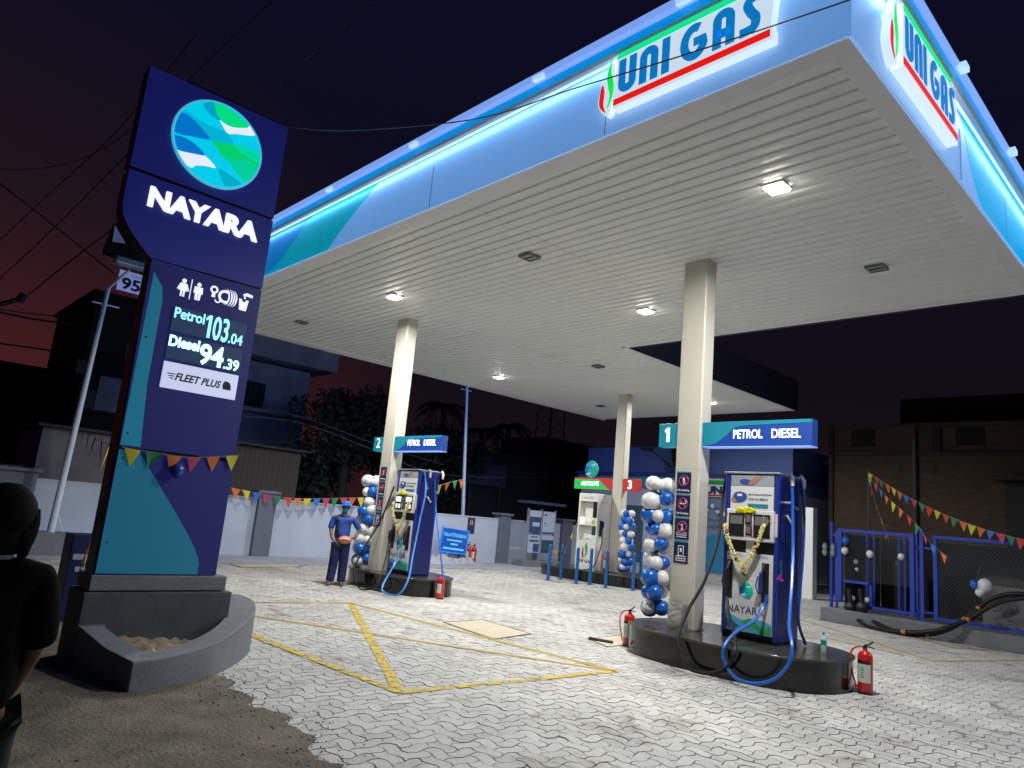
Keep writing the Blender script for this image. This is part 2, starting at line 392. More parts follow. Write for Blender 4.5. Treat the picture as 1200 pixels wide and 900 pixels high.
g.build('soffit', SOFF, can, world=True)
g = G()
def tr(x0, y0, x1, y1): g.box(x0, y0, S-.012, x1, y1, S+.05)
tr(X0+.03, Y0+.03, X0+.22, Y1-.03); tr(X0+.22, Y0+.03, X1-.03, Y0+.22); tr(X0+.22, Y1-.2, X2-.03, Y1-.03)
tr(X1-.2, Y0+.22, X1-.03, YD+.03); tr(X1-.03, YD+.03, X2-.2, YD+.2); tr(X2-.2, YD+.03, X2-.03, Y1-.2)
g.build('edge_trim', TRIM, can, world=True)
g = G(); g.box(X0+.05, Y0+.05, S+.12, X1, Y1-.05, S+.95); g.box(X1, YD+.05, S+.12, X2-.05, Y1-.05, S+.95)
g.build('roof_deck', FDARK, can, world=True)
# fascia panels
SE = S+.60
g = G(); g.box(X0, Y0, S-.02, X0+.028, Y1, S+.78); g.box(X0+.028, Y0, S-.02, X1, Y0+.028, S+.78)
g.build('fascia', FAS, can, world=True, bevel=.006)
g = G(); g.box(X1, Y0, S-.02, X1+.028, YD, S+.9); g.box(X1+.028, YD, S-.02, X2, YD+.028, S+.9); g.box(X2, YD, S-.02, X2+.028, Y1, S+.9)
g.build('rear_fascia', FDARK, can, world=True)
g = G(); g.box(X0, Y1, S-.06, X2, Y1+.03, S+.9); g.box(X0, Y1-.03, S-.06, X2, Y1-.005, S-.015)
g.build('far_fascia', W_PAINT, can, world=True)
# wave graphics on fascia (thin vinyl, 2 mm proud)
g = G(); o = (X0-.002, 0, 0)
g.prism(sp2([(-10.11, 5.61), (-9.75, 5.85), (-9.24, 6.16), (-8.8, 6.395)])+[(-Y1, 6.395), (-Y1, 5.61)], o, -YP, ZP, 0, .002)
g.build('teal_wave', TEAL, can, world=True, smooth=False)
g = G(); g.prism(sp2([(-12.9, 5.63), (-12.3, 5.66), (-11.96, 5.74), (-11.5, 6.0), (-11.09, 6.28), (-10.8, 6.395)])+[(-Y1, 6.395), (-Y1, 5.63)], (X0-.004, 0, 0), -YP, ZP, 0, .002)
g.build('blue_wave', FBLUE, can, world=True, smooth=False)
g = G(); g.prism([(9.0, 5.61)]+sp2([(8.85, 5.61), (8.5, 5.95), (8.23, 6.31), (8.1, 6.395)])[1:]+[(X1, 6.395), (X1, 5.61)], (0, Y0-.002, 0), XP, ZP, 0, .002)
g.build('cyan_wave', mat('fascia cyan wash glow', (.0, .38, .68), .35, emit=.6, ecol=(.0, .42, .86)), can, world=True, smooth=False)  # cyan part also carries the LED wash as emission
# panel seams
g = G()
for y in (4.4-.0, 7.4, 10.4, 13.4): g.box(X0-.0065, y, S, X0-.0005, y+.006, S+.6)
for x in (8.1+.0, 10.1): g.box(x, Y0-.0065, S, x+.006, Y0-.0005, S+.6)
g.build('panel_seam', mat('seam', (.25, .35, .5), .5), can, world=True)
# overhanging hood with the LED strip under it
HO = .13
HB = lit('hood blue glow', (.0, .26, .72), .85, (.01, .15, .4)); HL = lit('hood pale glow', (.22, .40, .95), .85, (.3, .4, .7))  # hood faces brightened by added emission against the night
g = G()
def hood(p0, p1, nrm):
    p0, p1, nrm = Vector(p0), Vector(p1), Vector(nrm)
    prof = [(0, .78), (HO-.03, .78), (HO, .80), (HO, .905), (HO+.05, .925), (HO+.02, 1.045), (0, 1.045)]
    k = len(prof); vs = [p+nrm*a+ZP*b_ for p in (p0, p1) for a, b_ in prof]
    mi = [1, 1, 0, 2, 2, 3, 1]
    for i in range(k):
        g.add([vs[i], vs[(i+1) % k], vs[k+(i+1) % k], vs[k+i]], [(3, 2, 1, 0)], mi[i])
    g.add([vs[i] for i in range(k)], [tuple(range(k))], 1); g.add([vs[k+i] for i in range(k)], [tuple(range(k))[::-1]], 1)
hood((X0, Y0-HO, S), (X0, Y1, S), (-1, 0, 0)); hood((X0-HO, Y0, S), (X1, Y0, S), (0, -1, 0))
g.build('hood', [HB, W_PAINT, HL, lit('hood edge', (.0, .18, .62), .8)], can, world=True, smooth=False)  # edge emission added as on the hood faces
LEDM = lit('led strip glow', (.50, .78, 1), 1.15)
g = G(); g.box(X0-.05, Y0-.05, S+.757, X0-.03, Y1, S+.779); g.box(X0-.03, Y0-.05, S+.757, X1, Y0-.03, S+.779)
g.build('led_strip', LEDM, can, world=True)
area('fascia_led_front', (X0-.06, (Y0+Y1)/2, S+.752), (.42, 0, -1), 15.0, .03, 26, (.25, .55, 1), 170, (0, 1, 0))
area('fascia_led_side', ((X0+X1)/2, Y0-.06, S+.752), (0, .42, -1), 7.3, .03, 15, (.35, .6, 1), 170, (1, 0, 0))
area('fascia_led_far', ((X0+X2)/2, Y1+.12, S+.74), (0, .5, -1), 15.6, .04, 150, (.14, .32, 1), 170, (1, 0, 0))
area('road_lamp', (15.5, -7, 8.0), (-10, 13, -8), .5, .5, 210, (.62, .76, 1), 120)
# hood clips
CL = lit('clip glow', (.50, .72, 1), .85)  # brackets given their own emission, added to make them bright
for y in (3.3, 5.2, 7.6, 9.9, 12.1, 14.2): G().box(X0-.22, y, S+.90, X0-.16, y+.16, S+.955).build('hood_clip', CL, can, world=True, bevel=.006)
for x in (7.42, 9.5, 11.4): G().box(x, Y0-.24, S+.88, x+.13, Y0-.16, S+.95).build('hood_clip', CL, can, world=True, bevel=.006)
# columns
def column(x, y, wx, wy, zb, lab=None):
    g = G(); g.box(x, y, zb, x+wx, y+wy, S+.03)
    for z in (1.75, 2.9, 4.2): pass
    c = g.build('column', COLM, can, world=True, bevel=.018)
    g = G(); g.box(x-.012, y-.012, zb-.0, x+wx+.012, y+wy+.012, zb+.02); g.build('column_foot', CONCL, can, world=True)
    g = G()
    for z in (1.38, 2.16): g.box(x-.0015, y-.0015, zb+z, x+wx+.0015, y+wy+.0015, zb+z+.004)
    g.build('column_joint', mat('joint line', (.42, .39, .32), .6), can, world=True)
IH = .37
C1 = (8.66, 5.32); C2 = (8.27, 12.28); C3 = (16.95, 12.98)
column(8.66, 5.32, .27, .39, IH); column(8.27, 12.28, .27, .40, .33); column(16.95, 12.98, .27, .36, .32)
# ceiling lights
LENS = lit('lit lamp lens', (1, .96, .86), 26); LENO = mat('unlit lamp lens', (.42, .46, .46), .25)
def lamp(x, y, on, label):
    t = thing('ceiling_light', label, 'ceiling light', (x, y, S), 0, 'square lights in the canopy ceiling')
    g = G(); s = .125
    g.box(-s, -s, -.035, s, -s+.03, .0); g.box(-s, s-.03, -.035, s, s, .0); g.box(-s, -s+.03, -.035, -s+.03, s-.03, 0); g.box(s-.03, -s+.03, -.035, s, s-.03, 0)
    g.build('frame', mat('lit lamp frame', (.6, .6, .58), .5) if on else mat('lamp frame', (.16, .17, .18), .5), t)
    if on:
        G().box(-s+.02, -s+.02, -.058, s-.02, s-.02, -.036).build('lens', LENS, t)
        area('canopy_lamp', (x, y, S-.062), (0, 0, -1), .20, .20, 285, (.98, .965, .90), 174)
    else:
        g = G().box(-s+.03, -s+.03, -.02, s-.03, s-.03, -.004); g.box(-.012, -s+.03, -.034, .012, s-.03, -.02, 1); g.build('lens', [LENO, FDARK], t)
lamp(7.12, 3.52, 1, 'lit square ceiling light nearest the canopy corner, in front of the nearest column')
lamp(7.16, 11.2, 1, 'lit square ceiling light between the tall sign and the second column')
lamp(7.13, 7.5, 0, 'unlit square ceiling light midway along the front of the canopy')
lamp(10.2, 3.52, 0, 'unlit square ceiling light right of the nearest column')
lamp(10.25, 7.55, 1, 'lit square ceiling light just left of the nearest column')
lamp(7.16, 14.95, 0, 'unlit square ceiling light next to the tall sign, farthest along the front')
lamp(13.45, 15.0, 1, 'lit square ceiling light above the flag pole near the far edge')
lamp(13.6, 11.4, 0, 'unlit square ceiling light left of the third column top')
lamp(18.9, 11.3, 1, 'lit square ceiling light at the far right end seen past the nearest column')
lamp(18.4, 15.2, 0, 'small unlit ceiling light at the far end left of the third column')

# lit channel sign on fascia
def gas_sign(parent_label, o, right, Wd, H):
    """o = lower left corner on the fascia, right = reading direction, faces right x up"""
    nrm = Vector(right).cross(ZP); o = Vector(o)
    t = thing('lit_sign', parent_label, 'sign', o, 0, 'lit gas signs on the canopy fascia')
    k = H/.62
    body = lit('sign white face', (.70, .84, 1), .82, (.7, .7, .7)); side = lit('sign side', (.4, .55, .9), .55, (.6, .65, .7))
    def P(poly, d0, d1, m, nm):
        g = G(); g.prism([(a*k, b_*k) for a, b_ in poly], o, right, ZP, d0, d1); return g.build(nm, m, t, world=True, bevel=0, smooth=False)
    L = Wd/k
    P([(.24, .0), (L, .0), (L, .115), (L-.02, .16), (L-.0, .3), (L+.01, .44), (L-.05, .54), (L-.2, .58), (L-.2, .64), (.26, .64), (.26, .46), (.24, .3)], .0, .10, body, 'sign_box')
    P(sp2([(.14, -.02), (.03, .10), (.01, .22), (.05, .36), (.02, .40), (.06, .44), (.10, .40), (.15, .50), (.17, .66), (.21, .56), (.22, .40), (.24, .22), (.20, .06)], 4, True), .0, .07, body, 'flame_backing')
    P([(.27, .565), (L-.20, .565), (L-.20, .635), (.27, .635)], .10, .106, lit('sign green', (.01, .80, .33), .9, (.02, .5, .2)), 'green_bar')
    P([(.25, .035), (L-.02, .035), (L-.02, .105), (.25, .105)], .10, .106, lit('sign red', (.80, .012, .008), .9, (.5, .02, .02)), 'red_bar')
    P(sp2([(.06, .37), (.03, .26), (.035, .12), (.12, .02), (.085, .13), (.09, .27)], 4, True), .07, .076, lit('sign red', (.80, .012, .008), .9), 'red_flame')
    P(sp2([(.165, .62), (.115, .46), (.14, .30), (.165, .20), (.14, .05), (.20, .17), (.215, .32), (.17, .48)], 4, True), .07, .076, lit('sign green2', (.01, .78, .12), .9), 'green_flame')
    bl = lit('sign blue', (.004, .20, .56), .85, (.01, .12, .4))
    # rounded letters U n I  G A S built as strokes
    def st(pts, wd):
        g = G(); pts = [Vector((a, b_, 0)) for a, b_ in pts]; n_ = len(pts); L_, R_ = [], []
        for i, p in enumerate(pts):
            d = (pts[min(i+1, n_-1)]-pts[max(i-1, 0)]).normalized(); q = Vector((-d.y, d.x, 0))*wd/2; L_.append(p+q); R_.append(p-q)
        for i in range(n_-1):
            g.prism([tuple(v[:2]) for v in [a*k for a in (L_[i], L_[i+1], R_[i+1], R_[i])]], o, right, ZP, .10, .107)
        return g
    def arc(cx, cy, rx, ry, a0, a1, n_=12): return [(cx+rx*math.cos(R(a0+(a1-a0)*i/n_)), cy+ry*math.sin(R(a0+(a1-a0)*i/n_))) for i in range(n_+1)]
    x = .30; adv = (L-.36)/6.35; wl = adv*.36; y0, y1 = .145, .54; hh = y1-y0; hw = adv*.25
    letters = []
    adv = (L-.36)/6.55; wl = adv*.36; hw = adv*.27
    letters.append([(x+wl/2, y1)]+arc(x+wl/2+hw, y0+wl/2+hw*.9, hw, hw*.9, 180, 360)+[(x+wl/2+2*hw, y1)])
    x2 = x+adv*1.08
    letters.append([(x2+wl/2, y0)]+arc(x2+wl/2+hw, y1-wl/2-hw*.9, hw, hw*.9, 180, 0)+[(x2+wl/2+2*hw, y0)])
    x3 = x2+adv*1.08
    letters.append([(x3+wl/2, y0), (x3+wl/2, y1)])
    x4 = x3+adv*.85; gw = adv*.44
    letters.append(arc(x4+wl/2+gw, (y0+y1)/2, gw, hh/2-wl/2, 62, 340, 22)+[(x4+wl/2+gw*2, (y0+y1)/2-.005), (x4+wl/2+gw*.95, (y0+y1)/2-.005)])
    x5 = x4+adv*1.42
    letters.append([(x5+wl/2, y0)]+arc(x5+wl/2+hw, y1-wl/2-hw*.9, hw, hw*.9, 180, 0)+[(x5+wl/2+2*hw, y0)])
    letters.append([(x5+wl/2, y0+hh*.36), (x5+wl/2+2*hw, y0+hh*.36)])
    x6 = x5+adv*1.06
    letters.append(sp2([(x6+adv*.92, y1-wl*.40), (x6+adv*.52, y1-wl*.40), (x6+adv*.34, y1-wl*1.0), (x6+adv*.5, (y0+y1)/2+.012), (x6+adv*.66, (y0+y1)/2-.05), (x6+adv*.58, y0+wl*.6), (x6+adv*.05, y0+wl*.45)], 5))
    g = G()
    for s_ in letters:
        q = st(s_, wl); g.v_off = len(g.v); g.add(q.v, q.f)
    g.build('lettering', bl, t, world=True, smooth=False)
    return t
gas_sign('lit gas sign with flame on the long front fascia left of the canopy corner', (X0-.002, 4.47, S+.17), -YP, 1.93, .60)
gas_sign('lit gas sign with flame on the right fascia round the canopy corner', (5.74, Y0-.002, S+.14), XP, 1.86, .62)

# ------------------------------------------------------------------ globe emblem
TH = lambda d: (math.cos(R(d)), math.sin(R(d)))
def globe(parent, c, right, rad, e, rim=True, world=True, pre='', name='globe_emblem', thick=.04):
    c = Vector(c); nrm = Vector(right).cross(ZP)
    def mm(nm, col): return lit(pre+nm, col, e, [min(.6, q*.5) for q in col]) if e else mat(pre+nm, col, .4)
    cy = mm('globe cyan', (.0, .60, .82)); base = G(); ring = [TH(a) for a in range(0, 360, 6)]
    base.prism([(a*rad, b_*rad) for a, b_ in ring], c, right, ZP, 0, thick, 0)
    layers = [('white', (.80, .84, .95), [(-.85, -.52), (-.5, -.45), (-.27, -.40), (.02, -.58), (-.2, -.64), (-.42, -.72), (-.48, -.80), TH(232), TH(222)]),
      ('white', (.80, .84, .95), [(-.07, .60), (.2, .56), (.45, .66), (.58, .76), TH(50), TH(38), (.6, .52), (.35, .44), (.15, .36), (.02, .48)]),
      ('green', (.0, .72, .22), [(-.27, .95), (-.2, .75), (-.07, .60), (.2, .56), (.48, .66), (.60, .76), (.35, .90), (.0, .985)]),
      ('teal', (.0, .36, .55), [(-.27, .95), (-.2, .75), (-.07, .60), (-.3, .62), (-.5, .78), (-.42, .89)]),
      ('teal2', (.0, .45, .66), [(-.86, .48), (-.5, .38), (-.1, .36), (.15, .36), (.32, .16), (.08, .08), (-.17, .02), (-.22, .03), (-.5, .25), (-.88, .42)]),
      ('blue', (.0, .17, .58), [(-.9, .40), (-.62, .32), (-.40, .18), (-.22, .03), (-.55, -.06), TH(188), TH(172), TH(160)]),
      ('blue', (.0, .17, .58), [(-.97, -.20), (-.70, -.18), (-.45, -.26), (-.27, -.39), (-.50, -.46), (-.84, -.52), TH(205), TH(198)]),
      ('green2', (.0, .62, .16), [(-.17, .02), (.1, .08), (.32, .14), (.6, .05), (.8, -.02), TH(-3), TH(-16), (.75, -.12), (.45, -.20), (.12, -.26), (-.02, -.12)]),
      ('green3', (.0, .66, .36), [(.32, .15), (.6, .20), TH(11), TH(-3), (.8, -.02), (.55, .02)]),
      ('green4', (.0, .60, .32), [(.12, -.26), (.45, -.20), (.75, -.14), TH(-17), TH(-30), TH(-42), (.52, -.52), (.3, -.34)]),
      ('teal3', (.0, .40, .58), [(.08, -.58), (.35, -.62), (.66, -.74), (.48, -.87), (.30, -.94), (.18, -.78)])]
    base.build(name, cy, parent, world=world, smooth=False)
    for i, (nm, col, poly) in enumerate(layers):
        g = G(); pl = sp2(poly, 5, True); pl = [(a*.985/max(1, math.hypot(a, b_)), b_*.985/max(1, math.hypot(a, b_))) for a, b_ in pl]
        g.prism([(a*rad, b_*rad) for a, b_ in pl], c, right, ZP, thick, thick+.0006+.0004*i)
        # a single relief per colour patch of the emblem
        if i == 0: gg = G(); mats_ = []
        gg.add(g.v, g.f, i); mats_.append(mm('globe '+nm, col))
    gg.build('emblem_pattern', mats_, parent, world=world, smooth=False)
    if rim:
        g = G(); g.tube([c+Vector(right)*rad*1.02*math.cos(a)+ZP*rad*1.02*math.sin(a)+nrm*thick*.6 for a in [i*math.pi/30 for i in range(60)]], rad*.03, 6, close=True)
        g.build('emblem_rim', lit(pre+'rim', (.10, .42, .62), max(.5, e)*.8), parent, world=world)

# ------------------------------------------------------------------ price pylon
PYY = 7.4
py = thing('price_pylon', 'tall dark blue totem sign with globe emblem and lit fuel prices', 'totem sign', (2.4, PYY+.2, 0))
G().box(1.90, PYY+.02, .7, 3.02, PYY+.26, 5.82).build('core', BLACK, py, world=True)
PB1 = lit('pylon blue top', (.009, .012, .130), .58, (.008, .012, .11)); PB2 = lit('pylon blue low', (.008, .009, .105), .48, (.006, .008, .075))
def cabinet(poly, d, nm, m):
    g = G(); g.prism(poly, (0, PYY, 0), XP, ZP, -d, .0, 1); g.m[1] = 0; g.build(nm, [m, BLACK], py, world=True, smooth=False)
cabinet([(1.54, 4.685), (3.03, 4.685), (3.03, 5.80), (1.54, 5.78)], .22, 'top_panel', PB1)
kn = [(3.03, 3.86), (3.03, 4.655), (1.54, 4.655)]+sp2([(1.54, 4.36), (1.555, 4.22), (1.63, 4.08), (1.76, 3.94), (1.87, 3.84)])
cabinet(kn, .22, 'name_panel', PB1)
cabinet([(1.92, 1.97), (3.03, 1.97), (3.03, 3.835), (1.89, 3.835)], .2, 'price_panel', PB2)
cabinet([(1.92, .79), (3.03, .79), (3.03, 1.945), (1.92, 1.945)], .2, 'base_panel', PB2)
g = G(); [g.prism([(x_+.012*math.cos(k), z_+.012*math.sin(k)) for k in (0, 1.05, 2.1, 3.14, 4.2, 5.25)], (0, PYY, 0), XP, ZP, .001, .005) for x_ in (1.97, 2.99) for z_ in (1.08, 1.86, 2.10, 3.05, 3.72)]; g.build('panel_screws', mat('screw', (.1, .1, .14), .4, .6), py, world=True, smooth=False)
TL = lit('pylon teal low', (.004, .085, .16), .55, (.01, .15, .22)); TU = lit('pylon teal high', (.004, .12, .22), .6, (.01, .18, .26))
g = G(); g.prism([(1.925, 1.985), (2.105, 1.985), (2.06, 2.6), (2.055, 3.3), (2.055, 3.45), (2.03, 3.58), (1.93, 3.71)], (0, PYY, 0), XP, ZP, .001, .003); g.build('teal_stripe', TU, py, world=True, smooth=False)
g = G(); g.prism([(1.925, .80), (2.845, .80), (2.84, .92)]+sp2([(2.82, .97), (2.71, 1.15), (2.47, 1.47), (2.21, 1.80), (2.10, 1.94)])+[(1.925, 1.94)], (0, PYY, 0), XP, ZP, .001, .003); g.build('teal_wave', TL, py, world=True, smooth=False)
globe(py, (2.30, PYY-.02, 5.235), XP, .455, .95, pre='p ')
text(py, 'NAYARA', (1.75, PYY-.002, 4.355), .27, lit('sign letters', (.86, .9, 1), 1.0), bold=.012, ext=.03, width=1.13, world=True)
# icons
IC = lit('icon white', (.80, .85, 1), .85)
g = G()
def disc(cx, cz, r, n=14): g.prism([(cx+r*math.cos(2*math.pi*i/n), cz+r*math.sin(2*math.pi*i/n)) for i in range(n)], (0, PYY, 0), XP, ZP, .002, .006)
def pol(p): g.prism(p, (0, PYY, 0), XP, ZP, .002, .006)
def man(cx, z, skirt):
    disc(cx, z+.165, .022)
    if skirt: pol([(cx-.02, z+.14), (cx+.02, z+.14), (cx+.045, z+.06), (cx-.045, z+.06)]); pol([(cx-.022, z+.06), (cx-.004, z+.06), (cx-.004, z), (cx-.022, z)]); pol([(cx+.004, z+.06), (cx+.022, z+.06), (cx+.022, z), (cx+.004, z)]); pol([(cx-.02,z+.14),(cx-.034,z+.135),(cx-.06,z+.07),(cx-.048,z+.065)]); pol([(cx+.02,z+.14),(cx+.048,z+.065),(cx+.06,z+.07),(cx+.034,z+.135)])
    else: pol([(cx-.042, z+.14), (cx+.042, z+.14), (cx+.046, z+.07), (cx+.03, z+.07), (cx+.026, z), (cx+.003, z), (cx+.003, z+.06), (cx-.003, z+.06), (cx-.003, z), (cx-.026, z), (cx-.03, z+.07), (cx-.046, z+.07)])
man(2.225, 3.54, 1); man(2.375, 3.54, 0); pol([(2.294, 3.53), (2.302, 3.53), (2.302, 3.74), (2.294, 3.74)])
# tyre with air gauge
for k in range(2):
    x_ = 2.62+.0*k
def ringp(cx, cz, r0, r1, n=20, a0=0, a1=360):
    for i in range(n):
        a, b_ = R(a0+(a1-a0)*i/n), R(a0+(a1-a0)*(i+1)/n)
        pol([(cx+r0*math.cos(a), cz+r0*math.sin(a)), (cx+r1*math.cos(a), cz+r1*math.sin(a)), (cx+r1*math.cos(b_), cz+r1*math.sin(b_)), (cx+r0*math.cos(b_), cz+r0*math.sin(b_))])
ringp(2.53, 3.70, .022, .042, 14); pol([(2.515, 3.66), (2.545, 3.66), (2.55, 3.62), (2.51, 3.62)])
ringp(2.58, 3.60, .018, .032, 10, 180, 360)
for dx in (0, .03, .055, .08):
    for i in range(12):
        a, b_ = R(-90+180*i/12), R(-90+180*(i+1)/12); cx, cz, hx, hz, t_ = 2.645+dx, 3.655, .04, .088, .016
        pol([(cx+hx*math.cos(a), cz+hz*math.sin(a)), (cx+(hx+t_)*math.cos(a), cz+hz*math.sin(a)), (cx+(hx+t_)*math.cos(b_), cz+hz*math.sin(b_)), (cx+hx*math.cos(b_), cz+hz*math.sin(b_))])
ringp(2.65, 3.655, .045, .072, 16, 60, 300)
pol([(2.80, 3.68), (2.83, 3.68), (2.835, 3.655), (2.87, 3.655), (2.875, 3.68), (2.905, 3.68), (2.89, 3.56), (2.815, 3.56)]); pol([(2.835, 3.735), (2.87, 3.76), (2.94, 3.75), (2.94, 3.72), (2.88, 3.725), (2.845, 3.715)]); pol([(2.85, 3.69), (2.865, 3.69), (2.87, 3.71), (2.85, 3.72)])
g.build('service_icons', IC, py, world=True, smooth=False)
DSP = lit('display dark', (.012, .045, .13), .5, (.02, .03, .05)); 
g = G(); g.box(2.17, PYY-.012, 3.165, 2.925, PYY, 3.425); g.box(2.17, PYY-.012, 2.885, 2.925, PYY, 3.135); g.build('price_display', DSP, py, world=True, bevel=.003)
LT = lit('led cyan white', (.26, .66, 1), 1.5); LT2 = lit('led cyan bright', (.36, .82, 1), 2.6)
text(py, 'Petrol', (2.185, PYY-.013, 3.31), .15, LT, bold=.0035, width=.30, world=True)
g = G(); g.prism([(2.528, 3.18), (2.558, 3.18), (2.558, 3.418), (2.530, 3.418), (2.500, 3.385), (2.500, 3.355), (2.528, 3.375)], (0, PYY-.012, 0), XP, ZP, .001, .004); g.build('lettering', LT, py, world=True, smooth=False)
text(py, '03', (2.580, PYY-.013, 3.18), .345, LT, bold=.006, width=.165, world=True)
text(py, '.04', (2.755, PYY-.013, 3.18), .155, LT, bold=.003, width=.15, world=True)
text(py, 'Diesel', (2.18, PYY-.013, 3.02), .15, LT2, bold=.0055, width=.30, world=True)
text(py, '94', (2.49, PYY-.013, 2.905), .29, LT2, bold=.008, width=.25, world=True)
text(py, '.39', (2.75, PYY-.013, 2.90), .155, LT2, bold=.0035, width=.16, world=True)
G().box(2.17, PYY-.02, 2.59, 2.925, PYY, 2.855).build('fleet_panel', lit('fleet panel', (.52, .57, .82), .75, (.6, .62, .7)), py, world=True, bevel=.004)
text(py, 'FLEET', (2.295, PYY-.021, 2.685), .105, mat('fleet dark', (.01, .012, .03), .5), bold=.003, width=.25, shear=.25, world=True)
text(py, 'PLUS', (2.555, PYY-.021, 2.685), .105, mat('fleet green', (.005, .09, .03), .5), bold=.003, width=.20, shear=.25, world=True)
g = G()
for i, (a, b_) in enumerate([(2.21, 2.30), (2.225, 2.29), (2.24, 2.285)]): z_ = 2.745-.022*i; g.prism([(a, z_), (b_, z_), (b_-.01, z_-.01), (a+.01, z_-.01)], (0, PYY-.02, 0), XP, ZP, .001, .003)
g.prism([(2.78, 2.68), (2.86, 2.68), (2.86, 2.72), (2.84, 2.76), (2.79, 2.77), (2.77, 2.73)], (0, PYY-.02, 0), XP, ZP, .001, .003)
g.build('fleet_mark', mat('fleet dark', (.01, .012, .03), .5), py, world=True, smooth=False)
# plinth steps
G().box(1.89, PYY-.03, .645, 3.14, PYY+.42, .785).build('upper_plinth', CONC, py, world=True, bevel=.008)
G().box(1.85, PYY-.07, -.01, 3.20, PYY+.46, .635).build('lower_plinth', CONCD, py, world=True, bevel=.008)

# planter in front of the pylon
pl = thing('planter', 'grey plastered boat shaped planter with dry soil at the tall sign foot', 'planter', (2.8, 6.9, 0))
outer = [(1.86, 7.33, .345), (1.93, 6.72, .27), (2.03, 6.30, .24), (2.32, 6.36, .25), (2.68, 6.52, .28), (3.00, 6.78, .32), (3.38, 7.22, .39), (3.62, 7.62, .43), (3.78, 8.1, .45), (3.80, 8.5, .45), (3.2, 8.5, .45)]
inner = [(2.06, 7.33, .345), (2.12, 6.95, .29), (2.20, 6.60, .25), (2.38, 6.62, .26), (2.62, 6.75, .29), (2.88, 6.97, .33), (3.12, 7.27, .38), (3.28, 7.60, .41), (3.34, 7.95, .43), (3.34, 8.2, .44), (3.2, 8.2, .44)]
# smooth the outline
so = spline(outer[2:10], 5); so = [Vector(p) for p in outer[:2]]+so+[Vector(outer[10])]
si = spline(inner[2:10], 5); si = [Vector(p) for p in inner[:2]]+si+[Vector(inner[10])]
g = G(); n_ = len(so); vs = []
for a, b_ in zip(so, si): vs += [(a.x, a.y, -.03), (a.x, a.y, a.z), (b_.x, b_.y, b_.z), (b_.x, b_.y, 0)]
fs = []
for i in range(n_-1):
    for k in range(3): fs.append((4*i+k, 4*i+4+k, 4*i+5+k, 4*i+1+k)[::-1])
fs.append((0, 1, 2, 3)); e_ = 4*(n_-1); fs.append((e_+3, e_+2, e_+1, e_))
g.add(vs, fs); g.build('planter_wall', CONC, pl, world=True, bevel=.012)
g = G(); vs = []; nn = 26
for i in range(nn+1):
    for j in range(nn+1):
        x = 1.95+1.5*i/nn; y = 6.5+1.9*j/nn; vs.append((x, y, .215+.03*math.sin(3*x+2*y)+.02*(y-7.3)+random.uniform(-.022, .03)))
fs = [(i*(nn+1)+j, (i+1)*(nn+1)+j, (i+1)*(nn+1)+j+1, i*(nn+1)+j+1) for i in range(nn) for j in range(nn)
      if all(False for _ in ()) ]
# keep soil inside the inner outline
def inside(x, y, poly):
    c = False; m_ = len(poly)
    for i in range(m_):
        x1, y1 = poly[i][0], poly[i][1]; x2, y2 = poly[i-1][0], poly[i-1][1]
        if (y1 > y) != (y2 > y) and x < (x2-x1)*(y-y1)/(y2-y1)+x1: c = not c
    return c
pi_ = [(p.x, p.y) for p in si]
cen = Vector((2.75, 7.3))
pi_g = [(cen.x+(a-cen.x)*1.06, cen.y+(b_-cen.y)*1.06) for a, b_ in pi_]
fs = [f for f in fs if all(inside(vs[k][0], vs[k][1], pi_g) or (vs[k][1] > 7.3) for k in f) and inside(vs[f[0]][0], vs[f[0]][1], pi_g)]
g.add(vs, fs); g.build('soil', SOIL, pl, world=True)

# ------------------------------------------------------------------ pump islands
def island(label, cx, cy, hx, hy, h, ex=3.2, front=0.):
    t = thing('pump_island', label, 'pump island', (cx, cy, 0), 0, 'black granite pump islands')
    def out_(s, dx=0): 
        p = []
        for i in range(72):
            a = 2*math.pi*i/72; c_, s_ = math.cos(a), math.sin(a)
            p.append(((hx+dx)*math.copysign(abs(c_)**(2/2.4), c_), (hy+dx)*math.copysign(abs(s_)**(2/ex), s_)))
        return p
    g = G(); g.prism(out_(0), (0, 0, 0), XP, YP, -.01, h-.03); g.build('base', GRAN, t)
    g = G(); g.prism(out_(0, .02), (0, 0, 0), XP, YP, h-.03, h); g.build('top_slab', GRANT, t, bevel=.005)
    # granite joints
    g = G()
    for i in (30, 36, 42): pass
    return t
island('long black granite pump island under the nearest column', 8.92, 4.87, .93, 1.44, IH, 2.6)
island('black granite pump island under the second column beside the attendant', 8.80, 12.28, .78, 1.30, .335, 2.6)
island('black granite pump island under the third column with the gas pump', 17.2, 13.7, 1.05, 2.2, .31, 2.8)

def hose(parent, pts, r, m, name='hose', world=True): 
    g = G(); g.tube(spline(pts, 8), r, 8); return g.build(name, m, parent, world=world)

